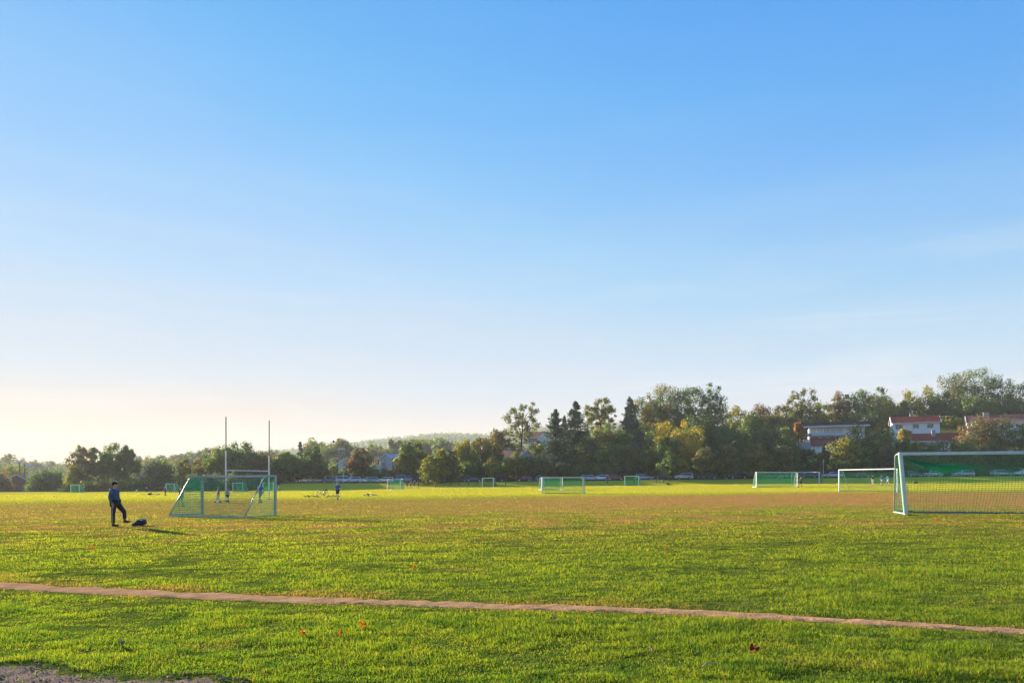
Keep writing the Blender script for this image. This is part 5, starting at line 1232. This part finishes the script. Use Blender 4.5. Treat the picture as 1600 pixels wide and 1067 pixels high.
def car(px, base, rz, kind, colr, label, Z=None, dz=0):
    D = float(np.interp(px, BANK_PX, BANK_D)); Z = Z or D + 18.5; p = at(px, Z); p.z += .04
    o = empty('parked_car', p, rz, label, 'car', 'cars parked beyond the field')
    if kind in _carmesh:
        for (src, kids) in _carmesh[kind]:
            c = src.copy(); COL.objects.link(c); c.parent = o
            if src.name.startswith('body'): c.material_slots[0].link = 'OBJECT'; c.material_slots[0].material = paint(colr, PC[colr])
            for kk in kids: d = kk.copy(); COL.objects.link(d); d.parent = c
        return o
    P = PROF[kind]; hw = .87; wr = .33; rec = []
    def half(z): return hw - max(0, z - P['belt']) * .42 - max(0, .45 - z) * .15
    pts = list(P['body']); bz = pts[0][1]
    out = []
    for wx in reversed(P['wx']):
        for k in range(7):
            t = math.pi * k / 6; out.append((wx + (wr + .06) * math.cos(t), max(bz - .05, .33 + (wr + .06) * math.sin(t))))
    pts = pts + [(pts[-1][0] - .05, bz - .12)] + out + [(pts[0][0] + .05, bz - .12)]
    m = MB(); n = len(pts); fr = [(-1), (-.9), (.9), (1)]; vs = []
    for s in (-1, -.88, .88, 1):
        for (x, z) in pts:
            sh = 1.0 if abs(s) < .9 else .985
            vs.append((x * sh, s * half(z), z if abs(s) < .9 else (z - .03 if z > .6 else z)))
    fs = []
    for j in range(3):
        for i_ in range(n): fs.append((j * n + i_, j * n + (i_ + 1) % n, (j + 1) * n + (i_ + 1) % n, (j + 1) * n + i_))
    fs.append(tuple(range(n))[::-1]); fs.append(tuple(3 * n + k for k in range(n)))
    m.add(vs, fs); b = m.build('body', paint(colr, PC[colr]), o); rec.append((b, []))
    m = MB()
    for s in (-1, 1):
        w = P['win']; q = [(x, s * (half(z - .03) + .012), z - .02) for x, z in w]; m.add(q, [tuple(range(len(w)))[::(1 if s < 0 else -1)]])
    # windscreen and rear glass
    b_ = P['body']; top_f = [q for q in b_ if q[0] > 0]; i1 = max(range(len(b_)), key=lambda k: b_[k][1] if b_[k][0] > 0 else -1)
    fr_ = (b_[i1 + 1], b_[i1 + 2]); re_ = (b_[2], b_[3]) if kind != 'sedan' else (b_[3], b_[4])
    for (a, c), sg in ((fr_, 1), (re_, -1)):
        ax, az = a; cx, cz = c; d = .012 * sg
        pa = (ax + (cx - ax) * .06, az + (cz - az) * .06); pc = (ax + (cx - ax) * .94, az + (cz - az) * .94)
        m.add([(pa[0] + d, -half(pa[1]) * .86, pa[1] + .012), (pa[0] + d, half(pa[1]) * .86, pa[1] + .012), (pc[0] + d, half(pc[1]) * .86, pc[1] + .012), (pc[0] + d, -half(pc[1]) * .86, pc[1] + .012)], [(0, 1, 2, 3)])
    rec.append((m.build('car_windows', CG, o), []))
    for wx in P['wx']:
        for s in (-1, 1):
            m = MB(); m.tube([(wx, s * (hw - .20), wr - .01), (wx, s * (hw + .0), wr - .01)], wr, 20); w = m.build('wheel', BLACK, o, bevel=.03)
            m = MB(); m.tube([(wx, s * (hw + .001), wr - .01), (wx, s * (hw + .012), wr - .01)], wr * .64, 16); r_ = m.build('rim', RIM, w); rec.append((w, [r_]))
    xf, xr = P['body'][-2][0], P['body'][1][0]; zf = P['body'][-2][1]; zr_ = P['body'][1][1]
    for s in (-1, 1):
        m = MB(); m.ball((xf - .04, s * .64, zf + .06), .5, 10, 6, (.16, .34, .16)); rec.append((m.build('headlight', LAMP, o, smooth=True), []))
        m = MB(); m.ball((xr + .05, s * .70, zr_ + .06), .5, 10, 6, (.14, .22, .26)); rec.append((m.build('tail_light', TAIL, o, smooth=True), []))
    m = MB(); m.box(xf + .02, -.26, .42, xf + .045, .26, .53); rec.append((m.build('number_plate', TRIM, o), []))
    _carmesh[kind] = rec
    return o
CARS = [
 (472, 0, 'hatch', 'grey', 'grey hatchback nearest the rugby posts in the shaded row of cars'), (481, 170, 'sedan', 'white', 'pale saloon second in the shaded row of cars'),
 (488, 200, 'hatch', 'white', 'white hatchback under the low dark tree'), (497, 200, 'hatch', 'silver', 'silver hatchback beside the white one under the dark tree'),
 (516, 175, 'estate', 'grey', 'grey estate car behind the tiny goal in the shade'), (539, 10, 'van', 'silver', 'silver van beside the white signpost'),
 (550.5, 215, 'suv', 'white', 'white off-road car turned towards the field before the copper tree'), (574, 180, 'hatch', 'white', 'white hatchback just past the copper tree'),
 (587, 5, 'estate', 'teal', 'pale greenish estate car below the dark hedge'), (603, 175, 'estate', 'white', 'white estate car in front of the wooden poles'),
 (634, 0, 'van', 'steel', 'blue people carrier behind the small turned goal'), (656, 5, 'hatch', 'black', 'black car between the big green tree and the birches'),
 (683, 0, 'sedan', 'steel', 'blue grey saloon glimpsed behind the birches'), (719, 175, 'sedan', 'grey', 'dark grey saloon behind the first bollards'),
 (741, 0, 'sedan', 'blue', 'dark blue saloon behind the bollards beside the grey one'), (777, 0, 'hatch', 'black', 'black hatchback beside the tiny goal and bollards'),
 (820, 175, 'hatch', 'red', 'dark red hatchback below the cottage'), (848, 0, 'hatch', 'grey', 'grey hatchback behind the small goal before the spruces'),
 (922, 0, 'estate', 'silver', 'silver estate car half hidden by the small white goal net'), (939, 172, 'hatch', 'white', 'small white hatchback between silver and red cars'),
 (961, 0, 'sedan', 'red', 'dark red saloon between the white hatchback and the tiny goal'), (1006, 0, 'estate', 'paleblue', 'pale silver blue estate car behind the tiny goal'),
 (1036, 175, 'sedan', 'black', 'black saloon before the golden maple'), (1068, 178, 'suv', 'white', 'white off-road car beside the golden maple trunk'),
 (1106, 180, 'sedan', 'blue', 'dark blue saloon behind an avenue tree trunk'), (1152, 180, 'estate', 'blue', 'dark blue estate car beyond the pedestrian'),
 (1171, 178, 'sedan', 'black', 'black saloon touching the dark blue estate car'), (1204, 0, 'estate', 'steel', 'blue grey estate car seen through the teal net'),
 (1228, 0, 'hatch', 'paleblue', 'pale blue hatchback seen through the teal net beside the runner'), (1262, 178, 'sedan', 'blue', 'dark car seen through the farther full-size goal'),
 (1300, 178, 'estate', 'silver', 'silver estate car in deep shade between two full-size goals'), (1345, 0, 'sedan', 'darkgreen', 'dark green saloon seen through the full-size white goal'),
 (1428, 0, 'hatch', 'grey', 'dark hatchback next to the leaning goal post'), (1456, 180, 'sedan', 'paleblue', 'pale blue saloon, first light car seen through the large net'),
 (1505, 180, 'estate', 'silver', 'silver estate car in the middle of the large net'), (1565, 0, 'estate', 'paleblue', 'long pale estate car facing the picture edge behind the large net'),
 (1602, 178, 'suv', 'white', 'white off-road car cut by the picture edge')]
for (px, rz, kd, cl, lab) in CARS:
    car(px, 0, R(rz), kd, cl, lab)

# ------------------------------------------------------------------ haze, sky, sun, camera
hz = MB(); hz.box(-3300, -60, -16, 3300, 2250, 150); HZ = NT('air')
vp = HZ.n('ShaderNodeVolumePrincipled'); vp.inputs['Color'].default_value = (.93, .94, .97, 1); vp.inputs['Density'].default_value = .00016; vp.inputs['Anisotropy'].default_value = .14
HZ.l(vp.outputs[0], HZ.out.inputs['Volume'])
ho = hz.build('haze', HZ.m); tag(ho, 'pale evening haze hanging over the field and hills', 'haze', kind='stuff')

w = bpy.data.worlds.new('World'); scene.world = w; w.use_nodes = True; nt = w.node_tree; nt.nodes.clear()
sk = nt.nodes.new('ShaderNodeTexSky'); sk.sky_type = 'NISHITA'; sk.sun_disc = False; sk.sun_elevation = R(SUN_EL); sk.sun_rotation = R(-SUN_AZ)
sk.air_density = 1.0; sk.dust_density = .6; sk.ozone_density = 2.0; sk.altitude = 50
bg = nt.nodes.new('ShaderNodeBackground'); bg.inputs[1].default_value = .12; wo = nt.nodes.new('ShaderNodeOutputWorld')
EXPO = 2 ** 1.8
def s2l(c): return tuple((((v / 255 + .055) / 1.055) ** 2.4 if v > 10 else v / 3294) / EXPO for v in c)
def wn_(t): return nt.nodes.new(t)
def wmath(op, a, b, cl=False):
    nd = wn_('ShaderNodeMath'); nd.operation = op; nd.use_clamp = cl
    for i, v in enumerate((a, b)):
        if isinstance(v, (int, float)): nd.inputs[i].default_value = v
        else: nt.links.new(v, nd.inputs[i])
    return nd.outputs[0]
def wramp(f, stops):
    nd = wn_('ShaderNodeValToRGB'); cr = nd.color_ramp; cr.interpolation = 'LINEAR'
    for i, (p, c) in enumerate(stops):
        e = cr.elements[i] if i < 2 else cr.elements.new(p)
        e.position = p; e.color = (*s2l(c), 1)
    nt.links.new(f, nd.inputs[0]); return nd.outputs[0]
def wmix(f, a, b, bt='MIX'):
    nd = wn_('ShaderNodeMix'); nd.data_type = 'RGBA'; nd.blend_type = bt
    for i, v in ((0, f), (6, a), (7, b)):
        if isinstance(v, (int, float)): nd.inputs[i].default_value = v
        elif isinstance(v, tuple): nd.inputs[i].default_value = (*v, 1)
        else: nt.links.new(v, nd.inputs[i])
    return nd.outputs[2]
tc = wn_('ShaderNodeTexCoord'); sp = wn_('ShaderNodeSeparateXYZ'); nt.links.new(tc.outputs['Generated'], sp.inputs[0])
hl = wmath('SQRT', wmath('ADD', wmath('MULTIPLY', sp.outputs[0], sp.outputs[0]), wmath('MULTIPLY', sp.outputs[1], sp.outputs[1])), 0)
dt_ = wmath('DIVIDE', wmath('ADD', wmath('MULTIPLY', sp.outputs[0], -math.sin(R(SUN_AZ))), wmath('MULTIPLY', sp.outputs[1], math.cos(R(SUN_AZ)))), wmath('MAXIMUM', hl, .001))
mr = wn_('ShaderNodeMapRange'); mr.inputs[1].default_value = .15; mr.inputs[2].default_value = 1.0; nt.links.new(dt_, mr.inputs[0])
cn = wn_('ShaderNodeTexNoise'); cn.inputs['Scale'].default_value = 2.2; cn.inputs['Detail'].default_value = 3
mpw = wn_('ShaderNodeMapping'); mpw.inputs['Scale'].default_value = (1, 1, 7); nt.links.new(tc.outputs['Generated'], mpw.inputs[0]); nt.links.new(mpw.outputs[0], cn.inputs['Vector'])
zz = wmath('ADD', sp.outputs[2], wmath('MULTIPLY', wmath('SUBTRACT', cn.outputs[0], .5), .075))
SUNSIDE = wramp(zz, [(0, (222, 200, 166)), (.068, (222, 206, 186)), (.14, (204, 215, 226)), (.27, (172, 210, 243)), (.39, (130, 194, 247)), (.49, (94, 179, 245)), (.58, (74, 168, 241)), (1, (50, 120, 220))])
FARSIDE = wramp(zz, [(0, (206, 206, 210)), (.068, (208, 214, 223)), (.14, (192, 215, 236)), (.27, (146, 198, 240)), (.39, (100, 174, 241)), (.49, (74, 163, 239)), (.58, (62, 154, 236)), (1, (45, 112, 212))])
grad = wmix(mr.outputs[0], FARSIDE, SUNSIDE)
c2n = wn_('ShaderNodeTexNoise'); c2n.inputs['Scale'].default_value = 2.6; c2n.inputs['Detail'].default_value = 8; c2n.inputs['Roughness'].default_value = .62; c2n.inputs['Distortion'].default_value = .6
mp2 = wn_('ShaderNodeMapping'); mp2.inputs['Scale'].default_value = (1, 1, 9); mp2.inputs['Rotation'].default_value = (0, R(5), 0); nt.links.new(tc.outputs['Generated'], mp2.inputs[0]); nt.links.new(mp2.outputs[0], c2n.inputs['Vector'])
cm = wn_('ShaderNodeMapRange'); cm.interpolation_type = 'SMOOTHSTEP'; cm.inputs[1].default_value = .48; cm.inputs[2].default_value = .74; nt.links.new(c2n.outputs[0], cm.inputs[0])
zm = wn_('ShaderNodeMapRange'); zm.inputs[1].default_value = .42; zm.inputs[2].default_value = .10; nt.links.new(sp.outputs[2], zm.inputs[0])
grad = wmix(wmath('MULTIPLY', wmath('MULTIPLY', cm.outputs[0], zm.outputs[0]), .30), grad, s2l((244, 240, 236)))
sc_ = wn_('ShaderNodeVectorMath'); sc_.operation = 'SCALE'; sc_.inputs['Scale'].default_value = .12; nt.links.new(sk.outputs[0], sc_.inputs[0])
soft = wmix(1.0, sc_.outputs[0], (.32, .32, .32), 'DARKEN')
allc = wmix(.08, grad, soft)
s2_ = wn_('ShaderNodeVectorMath'); s2_.operation = 'SCALE'; s2_.inputs['Scale'].default_value = 1 / .12; nt.links.new(allc, s2_.inputs[0])
nt.links.new(s2_.outputs[0], bg.inputs[0]); nt.links.new(bg.outputs[0], wo.inputs[0])

sl = bpy.data.lights.new('sun', 'SUN'); sl.energy = 5.0; sl.angle = R(.6); sl.color = (1, .86, .66)
so = bpy.data.objects.new('sun', sl); link(so)
dv = Vector((math.sin(R(SUN_AZ)) * math.cos(R(SUN_EL)), -math.cos(R(SUN_AZ)) * math.cos(R(SUN_EL)), -math.sin(R(SUN_EL))))
so.rotation_euler = dv.to_track_quat('-Z', 'Y').to_euler()

cd = bpy.data.cameras.new('camera'); cam = bpy.data.objects.new('camera', cd); link(cam); cam.location = (0, 0, CAM_Z); cam.rotation_euler = (R(90), 0, 0)
cd.sensor_width = 36; cd.lens = 24; cd.shift_y = (HOR - 533.5) / 1600; cd.clip_start = .1; cd.clip_end = 9000
scene.camera = cam
vs_ = scene.view_settings; vs_.view_transform = 'Standard'; vs_.look = 'None'; vs_.exposure = 1.8; vs_.gamma = 1; vs_.use_curve_mapping = False
cy = scene.cycles; cy.max_bounces = 6; cy.diffuse_bounces = 3; cy.glossy_bounces = 2; cy.transmission_bounces = 4; cy.volume_bounces = 0; cy.transparent_max_bounces = 8
cy.use_adaptive_sampling = True; cy.adaptive_threshold = .015; cy.use_denoising = True; cy.caustics_reflective = False; cy.caustics_refractive = False
cy.sample_clamp_indirect = 6
